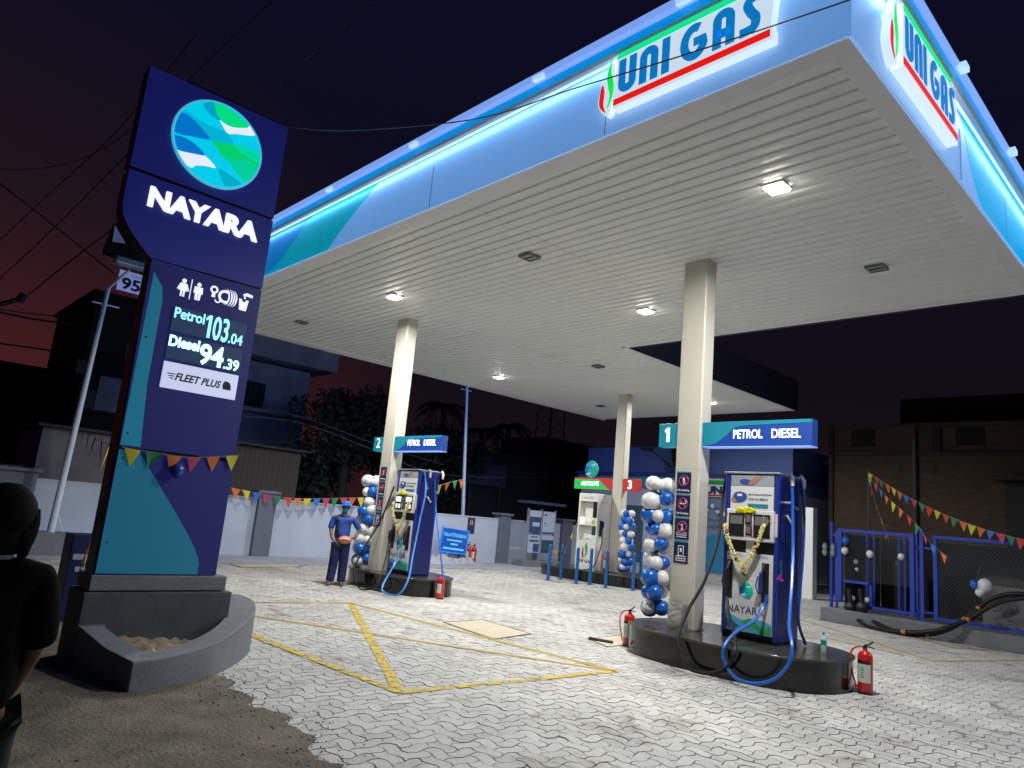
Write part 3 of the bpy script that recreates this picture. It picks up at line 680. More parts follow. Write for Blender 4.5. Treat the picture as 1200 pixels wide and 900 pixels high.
def nozzle(parent, x, z, m, bm):
    """local coords: in front of panel (y<0)"""
    g = G(); g.tube([(x-.005, -.03, z+.17), (x+.03, -.075, z+.25), (x+.05, -.06, z+.27)], [.011, .012, .012], 8, 1)
    g.tube([(x-.01, -.05, z-.10), (x, -.07, z+.02), (x+.0, -.06, z+.17)], [.022, .032, .022], 8, 0)
    g.tube([(x-.03, -.06, z-.10), (x-.05, -.10, z), (x-.02, -.10, z+.12)], .008, 6, 0)
    return g.build('nozzle', [bm, CHROME], parent)
GARM = mat('garland flowers', (.70, .64, .20), .7, noise=.3, nscale=40)
def dispenser(label, Yl, Xf, zb, H, Wd, D, screens, hoses):
    t = thing('fuel_dispenser', label, 'fuel dispenser', (Xf, Yl, zb), R(-90), 'blue fuel dispensers'); s = H/2.16
    def B(x0, z0, x1, z1, y0, y1, m, nm, bv=0):
        return G().box(x0*Wd, y0, z0*s, x1*Wd, y1, z1*s).build(nm, m, t, bevel=bv)
    B(0, .03, .10, 2.13, 0, D, NAVY, 'side_pillar', .02); B(.925, .03, 1, 2.13, 0, D, NAVY, 'side_pillar', .02)
    B(.10, .05, .925, 2.12, .012, D-.012, NAVYD, 'cabinet'); B(-.01, 2.13, 1.01, 2.155, -.015, D+.01, ALU, 'top_cap', .006)
    B(.02, 0, .98, .03, .02, D-.02, BLACK, 'foot')
    B(1.0, .10, 1.006, 2.05, .04, D-.05, NAVYD, 'side_panel', .002)
    B(.12, 1.97, .915, 2.11, .0, .014, PGR, 'upper_ad_panel'); B(.12, 1.66, .915, 1.965, -.004, .014, PWH, 'ad_panel')
    if 1:
        g = G(); o = (0, -.006, 0); q = lambda pts: [(a*Wd, b_*s) for a, b_ in pts]
        g.prism(q(sp2([(.16, 1.80), (.2, 1.87), (.3, 1.89), (.42, 1.86), (.42, 1.79), (.32, 1.745), (.2, 1.755)], 4, True)), o, XP, ZP, 0, .002, 0)
        g.prism(q(sp2([(.14, 1.77), (.15, 1.81), (.2, 1.80), (.24, 1.75), (.18, 1.745)], 4, True)), o, XP, ZP, .002, .003, 1)
        g.prism(q(sp2([(.28, 2.03), (.36, 2.06), (.5, 2.04), (.50, 1.995), (.36, 1.985)], 4, True)), (0, -.002, 0), XP, ZP, 0, .002, 0)
        g.prism(q([(.44, 2.0), (.58, 2.09), (.72, 2.10), (.60, 2.02), (.50, 1.975)]), (0, -.002, 0), XP, ZP, .002, .003, 1)
        g.prism(q([(.45, 1.685), (.82, 1.685), (.82, 1.735), (.45, 1.735)]), o, XP, ZP, 0, .002, 2)
        g.prism(q([(.25, 1.86), (.34, 1.86), (.34, 1.83), (.25, 1.83)]), o, XP, ZP, .002, .003, 3)
        g.build('ad_picture', [mat('ad blue', (.03, .08, .30), .4), mat('ad pink', (.42, .17, .13), .5), mat('ad teal', (.02, .2, .28), .4), TXTW], t, smooth=False)
    text(t, 'MULTIPLE OPTIONS', (.46*Wd, -.0045, 1.845*s), .030*s, TXTD, bold=.0008, width=.42*Wd); text(t, 'FOR PAYMENT', (.46*Wd, -.0045, 1.78*s), .042*s, TXTD, bold=.0008, width=.36*Wd)
    B(.09, 1.25, .95, 1.655, -.055, .02, PWH, 'display_bezel', .012)
    sc_m = lit('screen lit', (.62, .72, .72), .9) if screens else mat('screen grey', (.16, .17, .17), .25)
    for i, (a, b_) in enumerate(((.14, .43), (.60, .90))):
        B(a, 1.30, b_, 1.60, -.062, -.054, BLACK, 'display_unit', .004)
        B(a+.03, 1.46, b_-.03, 1.57, -.066, -.0625, sc_m, 'screen')
        if screens: B(a+.04, 1.33, a+.12, 1.42, -.066, -.0625, sc_m, 'screen'); B(a+.16, 1.33, b_-.04, 1.42, -.066, -.0625, sc_m, 'screen')
    B(.46, 1.46, .57, 1.61, -.066, -.054, BLACK, 'keypad', .004); B(.475, 1.49, .555, 1.595, -.070, -.0665, mat('screen grey', (.16, .17, .17), .25), 'screen')
    B(.46, 1.32, .57, 1.44, -.066, -.054, BLACK, 'keypad', .004); B(.475, 1.345, .555, 1.43, -.070, -.0665, mat('screen grey', (.16, .17, .17), .25), 'screen')
    G().box(.447*Wd, -.064, 1.47*s, .459*Wd, -.055, 1.60*s).box(.572*Wd, -.064, 1.30*s, .584*Wd, -.055, 1.45*s).build('red_trim', REDD, t)
    B(.10, 1.10, .93, 1.248, .004, .014, BLACK, 'middle_band'); B(.44, 1.10, .58, 1.248, -.006, .004, PWH, 'printer_slot')
    B(.09, .10, .93, 1.095, -.012, .012, PWH, 'lower_panel', .004)
    text(t, 'PETROL', (.13*Wd, -.0125, 1.045*s), .05*s, mat('grey blue print', (.20, .24, .42), .5), width=.25*Wd); text(t, 'DIESEL', (.58*Wd, -.0125, 1.045*s), .05*s, mat('grey blue print', (.20, .24, .42), .5), width=.28*Wd)
    B(.10, .50, .21, .99, -.017, -.012, BLACK, 'nozzle_boot'); B(.74, .50, .87, .99, -.017, -.012, BLACK, 'nozzle_boot')
    nozzle(t, .14*Wd, .70*s, CHROME, BLACK); nozzle(t, .76*Wd, .70*s, CHROME, BLACK if screens else NAVY)
    globe(t, (.47*Wd, -.013, .62*s), XP, .098*s, 0, rim=False, world=False, pre='d ', thick=.002)
    text(t, 'NAYARA', (.13*Wd, -.0125, .33*s), .135*s, TXTD, bold=.001, width=.66*Wd)
    g = G(); q = lambda pts: [(a*Wd, b_*s) for a, b_ in pts]; o = (0, -.012, 0)
    g.prism(q([(.095, .105), (.925, .105), (.925, .22), (.6, .17), (.35, .20), (.095, .30)]), o, XP, ZP, .0005, .0015, 0)
    g.prism(q([(.095, .30)]+sp2([(.2, .30), (.42, .25), (.7, .28), (.925, .24)])+[(.925, .13), (.6, .14), (.35, .17), (.095, .15)]), o, XP, ZP, .0015, .0022, 1)
    g.prism(q(sp2([(.40, .22), (.56, .28), (.74, .20), (.925, .22)])+[(.925, .13)]+sp2([(.75, .12), (.6, .17), (.48, .15)])), o, XP, ZP, .0022, .0030, 2)
    g.prism(q(sp2([(.095, .24), (.22, .22), (.34, .16), (.2, .12), (.095, .13)])), o, XP, ZP, .0022, .0030, 3)
    g.build('wave_graphic', [mat('w teal', (.08, .38, .42), .4), mat('w cyan', (.07, .42, .62), .4), mat('w green', (.04, .34, .12), .4), mat('w blue', (.02, .09, .35), .4)], t, smooth=False)
    # sticker and fittings on the side face (x = Wd)
    B(.955, 1.33, .995, 1.62, -.006, 0, mat('sticker pink white', (.62, .5, .52), .5), 'sticker')
    g = G()
    for yy in (.17, .50): g.tube([(Wd+.06, yy, 2.165*s), (Wd+.10, yy, 2.10*s), (Wd+.105, yy, 2.0*s)], [.020, .028, .022], 8)
    g.build('hose_fitting', mat('wrapped fitting', (.6, .58, .5), .5), t)
    G().box(Wd+.006, .06, 1.28*s, Wd+.05, .20, 1.50*s).build('side_holder', NAVYD, t, bevel=.004)
    g = G(); g.tube([(Wd, .16, 1.78*s), (Wd+.09, .16, 1.78*s)], .018, 8); g.build('hose_guide', ALU, t)
    g = G(); g.tube([(Wd, .40, 1.74*s), (Wd+.08, .40, 1.72*s)], .02, 8); g.build('hose_guide', ALU, t)
    g = G(); g.tube([(Wd+.01, .22, 1.62*s), (Wd+.05, .30, 1.50*s)], .018, 8); g.build('side_handle', mat('white handle', (.7, .7, .7), .4), t)
    for hm, pts in hoses: hose(t, pts, .0165, hm, 'hose')
    return t
hz = []
X_ = 8.79
h1b = [gx(927, 553, 8.98), gx(928.5, 572, 8.97), gx(929, 605, 8.95), gx(929, 645, 8.85), gx(928, 682, 8.65), gx(926, 712, 8.4), gx(925, 735, 8.15), gx(928, 755, 7.95), gx(925, 776, 7.88), gx(909, 795, 7.84), gx(886, 801, 7.84), gx(863, 795, 7.86), gx(850, 778, 7.92), gx(848, 760, 7.93), gx(861, 742, 8.15), gx(884, 727, 8.5), gx(895, 711, 8.70), gx(899, 697, 8.73)]
h1k = [gx(851, 556, 8.95), gx(847, 585, 8.9), gx(842, 630, 8.7), gx(826, 680, 8.4), gx(806, 716, 8.15), gx(794, 752, 7.9), gx(801, 779, 7.84), gx(828, 789, 7.84), gx(852, 781, 7.9), gx(861, 762, 7.93), gx(860, 740, 8.2), gx(854, 718, 8.55), gx(852, 700, 8.72)]
DW, DX = .76, 8.79
disp1 = dispenser('nearest blue fuel dispenser with grey screens and yellow flower garland', 4.99, DX, IH, 2.15, DW, .62, 0, [])
for pts, m in ((h1b, RUBB), (h1k, RUBK)): hose(disp1, pts, .020, m)
hose(disp1, [gx(938.5, 556, 9.30), gx(941, 575, 9.30), gx(942.5, 605, 9.28), gx(941, 650, 9.22), gx(937, 700, 9.15), gx(936, 730, 9.15), gz(944, 755, .39)], .019, mat('dark blue hose', (.01, .06, .32), .35))
disp2 = dispenser('fuel dispenser beside the second column with glowing white screens', 12.20, 8.42, .335, 2.08, .76, .50, 1, [])
q = 8.42
hose(disp2, [gx(497, 551, q+.1), gx(499, 575, q+.08), gx(492, 610, q), gx(484, 650, q-.15), gx(478, 680, q-.5), gx(466, 697, q-.65), gx(450, 694, q-.65), gx(449, 685, q-.6), gx(462, 662, q-.2), gx(470, 645, q-.05)], .018, mat('pale blue hose', (.06, .24, .66), .3))
hose(disp2, [gx(462, 570, q-.05), gx(446, 610, q-.2), gx(428, 640, q-.4), gx(415, 668, q-.62), gx(420, 688, q-.66), gx(434, 690, q-.66), gx(445, 678, q-.5), gx(455, 640, q-.1), gx(456, 622, q-.05)], .016, RUBK)
hose(disp2, [gx(509, 553, q+.4), gx(511, 600, q+.25), gx(516, 645, q+.1), gx(519, 678, q)], .016, RUBB)

# flower garlands hanging on the dispensers: things of their own
def garland(label, t, Wd, s, zt=1.64):
    g0 = thing('flower_garland', label, 'garland', t.location, t.rotation_euler.z, 'flower garlands on the dispensers')
    g = G(); P = spline([(.10*Wd, -.08, 1.42*s), (.13*Wd, -.09, 1.30*s), (.25*Wd, -.09, 1.10*s), (.45*Wd, -.075, .93*s), (.66*Wd, -.09, 1.15*s), (.76*Wd, -.09, 1.35*s), (.80*Wd, -.08, 1.45*s)], 9)
    for i, p in enumerate(P):
        for k in range(8):
            a = random.uniform(0, 6.28); g.ball(p+Vector((.020*math.cos(a), random.uniform(-.016, .01), .020*math.sin(a)+random.uniform(-.01, .01))), random.uniform(.011, .018), 1 if i % 15 == 7 else (2 if random.random() < .5 else 0), 6)
    g.build('flower_rope', [GARM, mat('dark red flowers', (.18, .01, .01), .7), mat('pale flowers', (.72, .68, .38), .7)], g0)
    g = G()
    for k in range(26): g.ball((.46*Wd+random.gauss(0, .02), -.085+random.gauss(0, .012), .86*s+random.gauss(0, .028)), .015, 0 if k % 3 else 1, 6)
    g.build('pendant', [mat('orange yellow flowers', (.62, .36, .02), .7), mat('leaf green', (.04, .12, .02), .7)], g0)
    g = G(); g.tube([(.80*Wd, -.08, 1.45*s), (.79*Wd, -.075, 1.63*s)], .004, 5); g.tube([(.78*Wd, -.08, 1.42*s), (.95*Wd, -.075, 1.56*s)], .004, 5); g.tube([(.10*Wd, -.08, 1.42*s), (.12*Wd, -.07, 1.62*s)], .004, 5)
    g.build('string', mat('yellow thread', (.5, .35, .1), .6), g0)
    g = G()
    for k in range(46):
        a = random.uniform(0, 6.28); r_ = math.sqrt(random.random()); g.ball((.46*Wd+.13*r_*math.cos(a), -.062+random.uniform(-.012, .004), 1.64*s+.028*r_*math.sin(a)), .02, 0, 6)
    g.build('top_bloom', mat('bright yellow', (.72, .66, .02), .6), g0)
garland('yellow flower garland hung in a V on the nearest dispenser', disp1, DW, 1.0)
garland('flower garland on the dispenser with glowing white screens', disp2, .76, .965)
# pink ribbon on the right side of dispenser one
g = G(); c = gx(915, 677, 8.76)
for k in range(14):
    a = random.uniform(0, 6.28); r_ = random.uniform(.02, .05)
    d = Vector((-.4*random.random(), math.cos(a), math.sin(a)))*r_; g.add([c, c+d+ZP*.008, c+d*1.1-ZP*.01, c+d*.6-Vector((.01, 0, .012))], [(0, 1, 2), (0, 2, 3)])
tag(g.build('ribbon_bow', mat('pink ribbon', (.55, .04, .36), .35), loc=c), 'small pink ribbon bow tied on the right edge of the nearest dispenser', 'ribbon')
g = G(); g.tube([c+ZP*.02, c+ZP*.22], .006, 6); 
tag(g.build('green_ribbon', mat('green ribbon', (.01, .25, .12), .4), loc=c), 'thin green ribbon above the pink bow on the nearest dispenser', 'ribbon')

# header signs on the columns
def header(label, number, Yl, Yc0, Yc1, Yr, X, z0, z1, kind, words, group='numbered header signs on the columns'):
    t = thing('header_sign', label, 'header sign', (X, (Yc0+Yc1)/2, z0), 0, group)
    dp = .17
    tea, dk, wh = lit('hdr teal', (.0, .22, .31), .55, (.01, .14, .20)), lit('hdr blue', (.006, .05, .28), .6, (.008, .035, .20)), lit('hdr white', (.85, .95, .95), 1.15)
    if kind: tea, dk = lit('hdr green', (.02, .30, .06), .85), lit('hdr red', (.32, .02, .02), .6)
    
    def cell(ya, yb, m):
        G().box(X, yb, z0, X+dp, ya, z1).build('sign_box', m, t, world=True, bevel=.006)
    if kind:   # number box right of column, product box left
        cell(Yc0-.003, Yr, dk); cell(Yl, Yc1+.003, dk)
        w_ = Yl-Yc1
        g = G(); g.prism([(-Yl, z0), (-Yl, z1-.05), (-Yl+w_*.6, z1-.05)]+sp2([(-Yl+w_*.66, z1-.07), (-Yl+w_*.74, (z0+z1)/2), (-Yl+w_*.92, z0)]), (X-.001, 0, 0), -YP, ZP, 0, .003); g.build('green_wave', tea, t, world=True, smooth=False)
        text(t, words[0], (X-.005, Yl-w_*.18, (z0+z1)/2-.065), .18, wh, right=-YP, bold=.006, width=w_*.46, world=True)
        text(t, number, (X-.002, (Yc0+Yr)/2+.09, z0+.06), .34, wh, right=-YP, bold=.008, width=.15, world=True)
    else:
        cell(Yl, Yc1+.003, tea)
        if number == '1':
            g = G(); g.prism([(-.03, .0), (.02, .0), (.02, .21), (-.02, .21), (-.065, .17), (-.05, .135), (-.03, .15)], (X-.001, (Yl+Yc1)/2, z0+.07), -YP, ZP, .001, .004); g.build('lettering', wh, t, world=True, smooth=False)
        else: text(t, number, (X-.002, (Yl+Yc1)/2+.07, z0+.07), .30, wh, right=-YP, bold=.006 if number == '1' else .0, width=None if number == '1' else .13, world=True)
        cell(Yc0-.003, Yr, dk); w_ = Yc0-Yr; h_ = z1-z0
        g = G(); g.prism([(-Yc0+.004, z0+.004), (-Yc0+.004, z1-.004), (-Yr, z1-.004), (-Yr, z1-.045), (-Yc0+w_*.42, z1-.06)]+sp2([(-Yc0+w_*.33, z1-.08), (-Yc0+w_*.24, (z0+z1)/2-.02), (-Yc0+w_*.15, z0+.05), (-Yc0+w_*.05, z0+.01)]), (X-.001, 0, 0), -YP, ZP, 0, .003); g.build('teal_wave', tea, t, world=True, smooth=False)
        G().box(X-.006, Yr, z0-.012, X+dp, Yc0-.01, z0-.001).build('light_edge', lit('hdr edge', (.25, .38, .9), .6), t, world=True)
        text(t, words[0], (X-.005, Yc0-w_*.31, z0+.105), .165, wh, right=-YP, bold=.003, width=w_*.27, world=True)
        text(t, words[1], (X-.005, Yc0-w_*.66, z0+.105), .165, wh, right=-YP, bold=.003, width=w_*.25, world=True)
    return t
header('lit blue header sign numbered 1 reading petrol diesel on the nearest column', '1', 6.04, 5.32, 5.71, 3.77, 8.70, 2.85, 3.19, 0, ('PETROL', 'DIESEL'))
header('lit blue header sign numbered 2 reading petrol diesel on the second column', '2', 13.05, 12.28, 12.68, 10.72, 8.29, 2.76, 3.06, 0, ('PETROL', 'DIESEL'))
h3 = header('green and red header sign numbered 3 reading autolpg on the third column', '3', 14.87, 12.98, 13.34, 12.42, 16.97, 2.70, 3.05, 1, ('AUTOLPG',))
g3 = thing('round_emblem_sign', 'round blue globe sign standing on the green header sign', 'sign', (16.98, 14.2, 3.05))
globe(g3, (16.98, 14.19, 3.31), -YP, .25, .10, pre='h ', thick=.05)

# safety stickers on columns
SG = mat('sticker navy', (.012, .022, .10), .35); SGT = mat('sticker top', (.05, .30, .45), .4)
def stickers(X, Yl, Yr, z_top, z_bot, where):
    n_ = 4; hh = (z_top-z_bot)/n_; names = ['no loitering', 'no smoking', 'red ring figure', 'white phone symbol']
    for i in range(n_):
        z1 = z_top-i*hh; z0 = z1-hh+.018
        t = thing('safety_sign', f'navy {names[i]} sign on the {where} column, ' + ['topmost of four', 'second of four from the top', 'third of four from the top', 'lowest of four'][i], 'sign', (X, (Yl+Yr)/2, z0), 0, 'safety signs on the columns')
        G().box(X-.006, Yr, z0, X, Yl, z1-.016).build('plate', SG, t, world=True)
        G().box(X-.0065, Yr, z1-.016, X, Yl, z1).build('top_edge', SGT, t, world=True)
        cy_, cz, r_ = (Yl+Yr)/2, z1-hh*.40, (Yl-Yr)*.33
        g = G()
        if i < 3:
            g.tube([Vector((X-.0075, cy_+r_*math.cos(a), cz+r_*math.sin(a))) for a in [k*math.pi/12 for k in range(24)]], .0065, 4, close=True); 
            g.tube([(X-.0075, cy_+r_*.7, cz+r_*.7), (X-.0075, cy_-r_*.7, cz-r_*.7)], .006, 4)
            g.build('red_ring', mat('sign red ring', (.5, .03, .06), .5), t, world=True)
        g = G(); o = (X-.006, cy_, cz)
        if i == 0: g.prism([(-.015, .03), (0, .055), (.014, .03), (.02, -.01), (.012, -.055), (-.006, -.05), (-.02, -.01)], o, -YP, ZP, 0, .002)
        if i == 1: g.prism([(-.05, -.008), (.03, -.008), (.03, .008), (-.05, .008)], o, -YP, ZP, 0, .002); g.prism(sp2([(.035, .0), (.045, .03), (.025, .04), (.03, .05), (.055, .035), (.05, 0)], 3), o, -YP, ZP, 0, .002)
        if i == 2: g.prism([(-.008, .045), (.01, .045), (.014, 0), (.018, -.05), (-.016, -.05), (-.01, 0)], o, -YP, ZP, 0, .002)
        if i == 3:
            g.tube([(X-.007, cy_+a, cz+b_) for a, b_ in ((.04, .06), (-.04, .06), (-.04, -.07), (.04, -.07))], .006, 4, close=True); g.prism([(-.015, -.02), (.015, -.02), (.015, .03), (-.015, .03)], o, -YP, ZP, 0, .002)
        g.build('pictogram', TXTW, t, world=True)
        if i > 1:
            g = G(); [g.box(X-.0075, Yr+.03, z0+.03+.028*k, X-.006, Yl-.03, z0+.042+.028*k) for k in range(3)]; g.build('small_print', TXTW, t, world=True)
        else: text(t, ['No Loitering', 'No Smoking'][i], (X-.0062, Yl-.02, z0+(.03 if i < 2 else .065)), .036, TXTW, right=-YP, width=(Yl-Yr)-.04, bold=.001, world=True)
stickers(8.66, 5.665, 5.44, 2.49, 1.21, 'nearest'); stickers(8.27, 12.61, 12.40, 2.43, 1.19, 'second')
# crumpled silver sheet box at column foot
g = G(); n_ = 20
prof = []
for iz in range(9):
    for k in range(n_):
        a = 2*math.pi*k/n_; rr = 1+random.uniform(-.05, .05)
        c_, s_ = math.cos(a), math.sin(a)
        g.v.append(Vector((8.57+.075*math.copysign(abs(c_)**.5, c_)*rr, 5.50+.135*math.copysign(abs(s_)**.5, s_)*rr, IH+.002+.33*iz/8+random.uniform(-.006, .006)*(0 < iz))))
for i in range(8):
    for k in range(n_): k2 = (k+1) % n_; g.f.append((i*n_+k, i*n_+k2, (i+1)*n_+k2, (i+1)*n_+k)); g.m.append(0)
g.f.append(tuple(8*n_+k for k in range(n_))); g.m.append(0)
tag(g.build('foil_wrap', mat('crumpled foil', (.6, .6, .58), .3, .75), loc=(8.57, 5.5, IH), smooth=False), 'crumpled silver foil wrap around the foot of the nearest column', 'foil')

# ------------------------------------------------------------------ balloons
BB = [mat('blue balloon', (.01, .12, .52), .25, coat=.3), mat('white balloon', (.76, .76, .78), .3, coat=.3), mat('light blue balloon', (.05, .33, .78), .25, coat=.3)]
def balloon_mesh(r, m):
    g = G(); g.lathe([(.001, r*1.02), (r*.35, r*.96), (r*.68, r*.75), (r*.92, r*.4), (r, 0), (r*.95, -r*.36), (r*.78, -r*.72), (r*.5, -r*1.0), (r*.2, -r*1.2), (r*.05, -r*1.27), (r*.12, -r*1.34)], (0, 0, 0), 16)
    return g, m
def balloon_cluster(label, pts, name='balloon_column', group='balloon columns tied beside the canopy columns', cat='balloon column', pole=None):
    base = Vector(pts[0][0]); base.z = min(p[0][2] if not isinstance(p[0], Vector) else p[0].z for p in pts)-.1
    t = thing(name, label, cat, base, 0, group)
    for p, r, c, ax in pts:
        g, m = balloon_mesh(r, BB[c]); q_ = ZP.rotation_difference(Vector(ax)).to_matrix(); g.v = [q_ @ v+Vector(p) for v in g.v]
        g.build('balloon', m, t, world=True)
    if pole: g = G(); g.tube(pole, .01, 6); g.build('string', BLACK, t, world=True)
    return t
def col_bal(x, y, z0, z1, r, n_lay, label, sx=.0):
    pts = []
    for i in range(n_lay):
        z = z0+(z1-z0)*(i+.5)/n_lay
        for k in range(4):
            a = k*math.pi/2+i*.62+random.uniform(-.35, .35); rr = r*1.0*random.uniform(.72, 1.15); d = Vector((math.cos(a), math.sin(a), random.uniform(-.25, .25)))
            cidx = 1 if (k+i) % 2 == 0 else 0
            if random.random() < .12: cidx = 1-cidx
            pts.append((Vector((x, y, z))+d*rr*1.02, rr, cidx, d))
    balloon_cluster(label, pts, pole=[(x, y, z0), (x, y, z1)])
col_bal(8.72, 5.98, .46, 2.40, .118, 9, 'tall twisted column of blue and white balloons left of the nearest column')
col_bal(8.35, 12.98, .40, 2.2, .125, 9, 'blue and white balloon column behind the attendant beside the second column')
col_bal(16.9, 12.66, .40, 2.15, .12, 9, 'blue and white balloon column right of the third column')

# ------------------------------------------------------------------ LPG dispenser
Lx, Ly, Lz, LW, LD, LH = 16.3, 14.05, .31, .74, .62, 2.22
lp = thing('gas_dispenser', 'tall white autogas dispenser with flame logo on the third island', 'gas dispenser', (Lx, Ly, Lz), R(-90))
LWm = mat('gas pump white', (.70, .70, .66), .4, noise=.04)
g = G(); g.box(0, 0, 0, LW, LD, .92); g.box(0, .18, .92, LW, LD, 1.98); g.box(0, 0, 1.98, LW, LD, LH); g.box(0, 0, .92, .07, .18, 1.98); g.box(LW-.18, 0, .92, LW, .18, 1.98); g.box(.07, 0, 1.28, LW-.18, .18, 1.42)
g.build('cabinet', LWm, lp, bevel=.012)
G().box(LW-.17, -.006, 1.52, LW-.02, -.001, 1.98).build('dark_window', BLACK, lp); G().box(LW-.17, -.006, 1.02, LW-.03, -.001, 1.28).build('small_window', mat('dark teal glass', (.01, .06, .06), .2), lp)
G().box(.10, -.006, 1.31, .26, -.001, 1.52).build('display', lit('pump display', (.7, .9, .85), .9), lp); G().box(LW-.17, -.006, 1.34, LW-.07, -.001, 1.45).build('key_panel', mat('lime', (.35, .45, .02), .4), lp)
text(lp, 'Auto LPG', (.16, -.003, 2.06), .10, TXTG, width=.40); text(lp, 'Auto LPG', (.08, -.003, .86), .10, TXTG, width=.42)
text(lp, 'UNI GAS', (.06, -.003, .22), .12, TXTD, bold=.003, width=.58)
g = G(); g.prism(sp2([(.30, .66), (.24, .52), (.26, .40), (.32, .34), (.31, .5)], 4, True), (0, -.001, 0), XP, ZP, 0, .004, 0); g.prism(sp2([(.40, .80), (.35, .66), (.38, .5), (.34, .36), (.44, .48), (.45, .62)], 4, True), (0, -.001, 0), XP, ZP, 0, .004, 1)
g.build('flame_logo', [REDD, GREEN], lp, smooth=False)
g = G(); g.box(LW, .12, 1.0, LW+.03, .25, 1.45); g.tube([(LW+.03, .2, 1.2), (LW+.08, .2, 1.3), (LW+.07, .2, 1.42)], .03, 8); g.build('nozzle', BLACK, lp)
g = G(); g.tube(spline([(LW+.05, .2, 1.15), (LW+.14, .1, .8), (LW+.10, .0, .4), (LW+.02, -.1, .12), (LW-.2, -.25, .02), (LW-.5, -.3, .02)], 8), .015, 6); g.build('hose', RUBK, lp)
# bollards
bp_ = [(642, 680), (657, 679), (675, 684), (691, 685), (709.5, 689), (741.5, 692), (750, 683)]
bl_ = ['leftmost', 'second', 'third', 'fourth', 'fifth', 'sixth', 'rightmost']
for i, p in enumerate(bp_):
    q = gz(*p); t = thing('bollard', f'blue steel bollard around the gas pump island, {bl_[i]} of seven', 'bollard', (q.x, q.y, 0), 0, 'blue bollards around the gas pump island')
    g = G(); g.lathe([(.045, 0), (.045, .93), (.044, .955), (.03, .975), (.004, .985)], n=14); g.build('post', BOLB, t)
    g = G(); g.box(-.09, -.09, .0, .09, .09, .012); g.build('base_plate', BOLB, t)

# ------------------------------------------------------------------ fire extinguishers
def extinguisher(x, y, z, h, label, rz=0, hs=1):
    t = thing('fire_extinguisher', label, 'fire extinguisher', (x, y, z), rz, 'red fire extinguishers'); r = .082*h/.58; k = h/.58
    g = G(); g.lathe([(r*.96, 0), (r*.98, .03*k), (r, .035*k), (r, .40*k), (r*.93, .435*k), (r*.6, .465*k), (r*.32, .48*k), (r*.32, .50*k)], n=24); g.build('cylinder', RED, t)
    g = G(); g.lathe([(r*1.03, 0), (r*1.03, .028*k)], n=24); g.build('foot_ring', BLACK, t)
    g = G(); g.lathe([(r*.28, .50*k), (r*.28, .53*k)], n=12); g.tube([(0, 0, .535*k), (-.02*k, -.05*k, .55*k), (-.03*k, -.10*k, .59*k)], .010*k, 6); g.tube([(0, 0, .52*k), (-.01, -.06*k, .525*k), (-.02, -.11*k, .515*k)], .008*k, 6); g.build('valve_handle', BLACK, t)
    g = G(); n_ = 12
    vs = []
    for i in range(n_+1):
        a = R(118+124*i/n_)
        for z_ in (.13*k, .33*k): vs.append(((r+.0015)*math.cos(a), (r+.0015)*math.sin(a), z_))
    g.add(vs, [(2*i, 2*i+1, 2*i+3, 2*i+2)[::-1] for i in range(n_)]); g.build('label_panel', mat('ext label', (.66, .67, .64), .5), t)
    g = G(); vs = []
    for i in range(n_+1):
        a = R(118+124*i/n_)
        for z_ in (.335*k, .37*k): vs.append(((r+.0015)*math.cos(a), (r+.0015)*math.sin(a), z_))
    g.add(vs, [(2*i, 2*i+1, 2*i+3, 2*i+2)[::-1] for i in range(n_)])
    g.build('black_band', BLACK, t)
    g = G(); vs = []
    for j in range(5):
        o_ = len(g.v); vs = []
        for i in range(5):
            a = R(165+24*i/4)
            for z_ in (.18*k+.026*j*k, .196*k+.026*j*k): vs.append(((r+.003)*math.cos(a), (r+.003)*math.sin(a), z_))
        g.add(vs, [(2*i, 2*i+1, 2*i+3, 2*i+2)[::-1] for i in range(4)])
    g.build('green_lines', mat('label green', (.1, .45, .08), .5), t)
    g = G(); g.tube(spline([(0, .0, .515*k), (-.02, .07*k, .51*k), (-.03, .135*k, .46*k), (-.03, .155*k, .35*k), (-.03, .13*k, .2*k), (-.03, .10*k, .10*k), (-.03, .085*k, .06*k)], 6), .0095*k, 8); g.build('hose', mat('red hose', (.6, .05, .03), .4), t)
extinguisher(*gp(1014, 813), 0, .585, 'red fire extinguisher with looping red hose right of the nearest island', R(45)*0-.0)
extinguisher(*gp(736, 757), 0, .54, 'red fire extinguisher at the left end of the nearest island')
extinguisher(*gp(515, 702), 0, .50, 'red fire extinguisher in front of the right end of the second island')
extinguisher(16.6, 13.1, .31, .60, 'red fire extinguisher beside the gas dispenser on the third island')
extinguisher(*gp(547, 660), 0, .68, 'left one of two old red fire extinguishers by the white wall')
extinguisher(gp(554, 660)[0], gp(554, 660)[1], 0, .66, 'right one of two old red fire extinguishers by the white wall')

# water bottle
t = thing('water_bottle', 'clear water bottle with green label and cap on the island end', 'bottle', (9.02, 3.74, IH))
g = G(); g.lathe([(.030, 0), (.033, .01), (.033, .09), (.031, .12), (.033, .15), (.026, .19), (.013, .21), (.013, .225)], n=16); g.build('bottle_body', mat('pet plastic', (.55, .7, .72), .1, spec=.6), t)
g = G(); g.lathe([(.0345, .10), (.0345, .155)], n=16); g.build('bottle_label', mat('bottle label', (.02, .35, .25), .5), t)
g = G(); g.lathe([(.0145, .222), (.0145, .245)], n=12); g.build('cap', mat('bottle cap', (.02, .5, .38), .4), t)

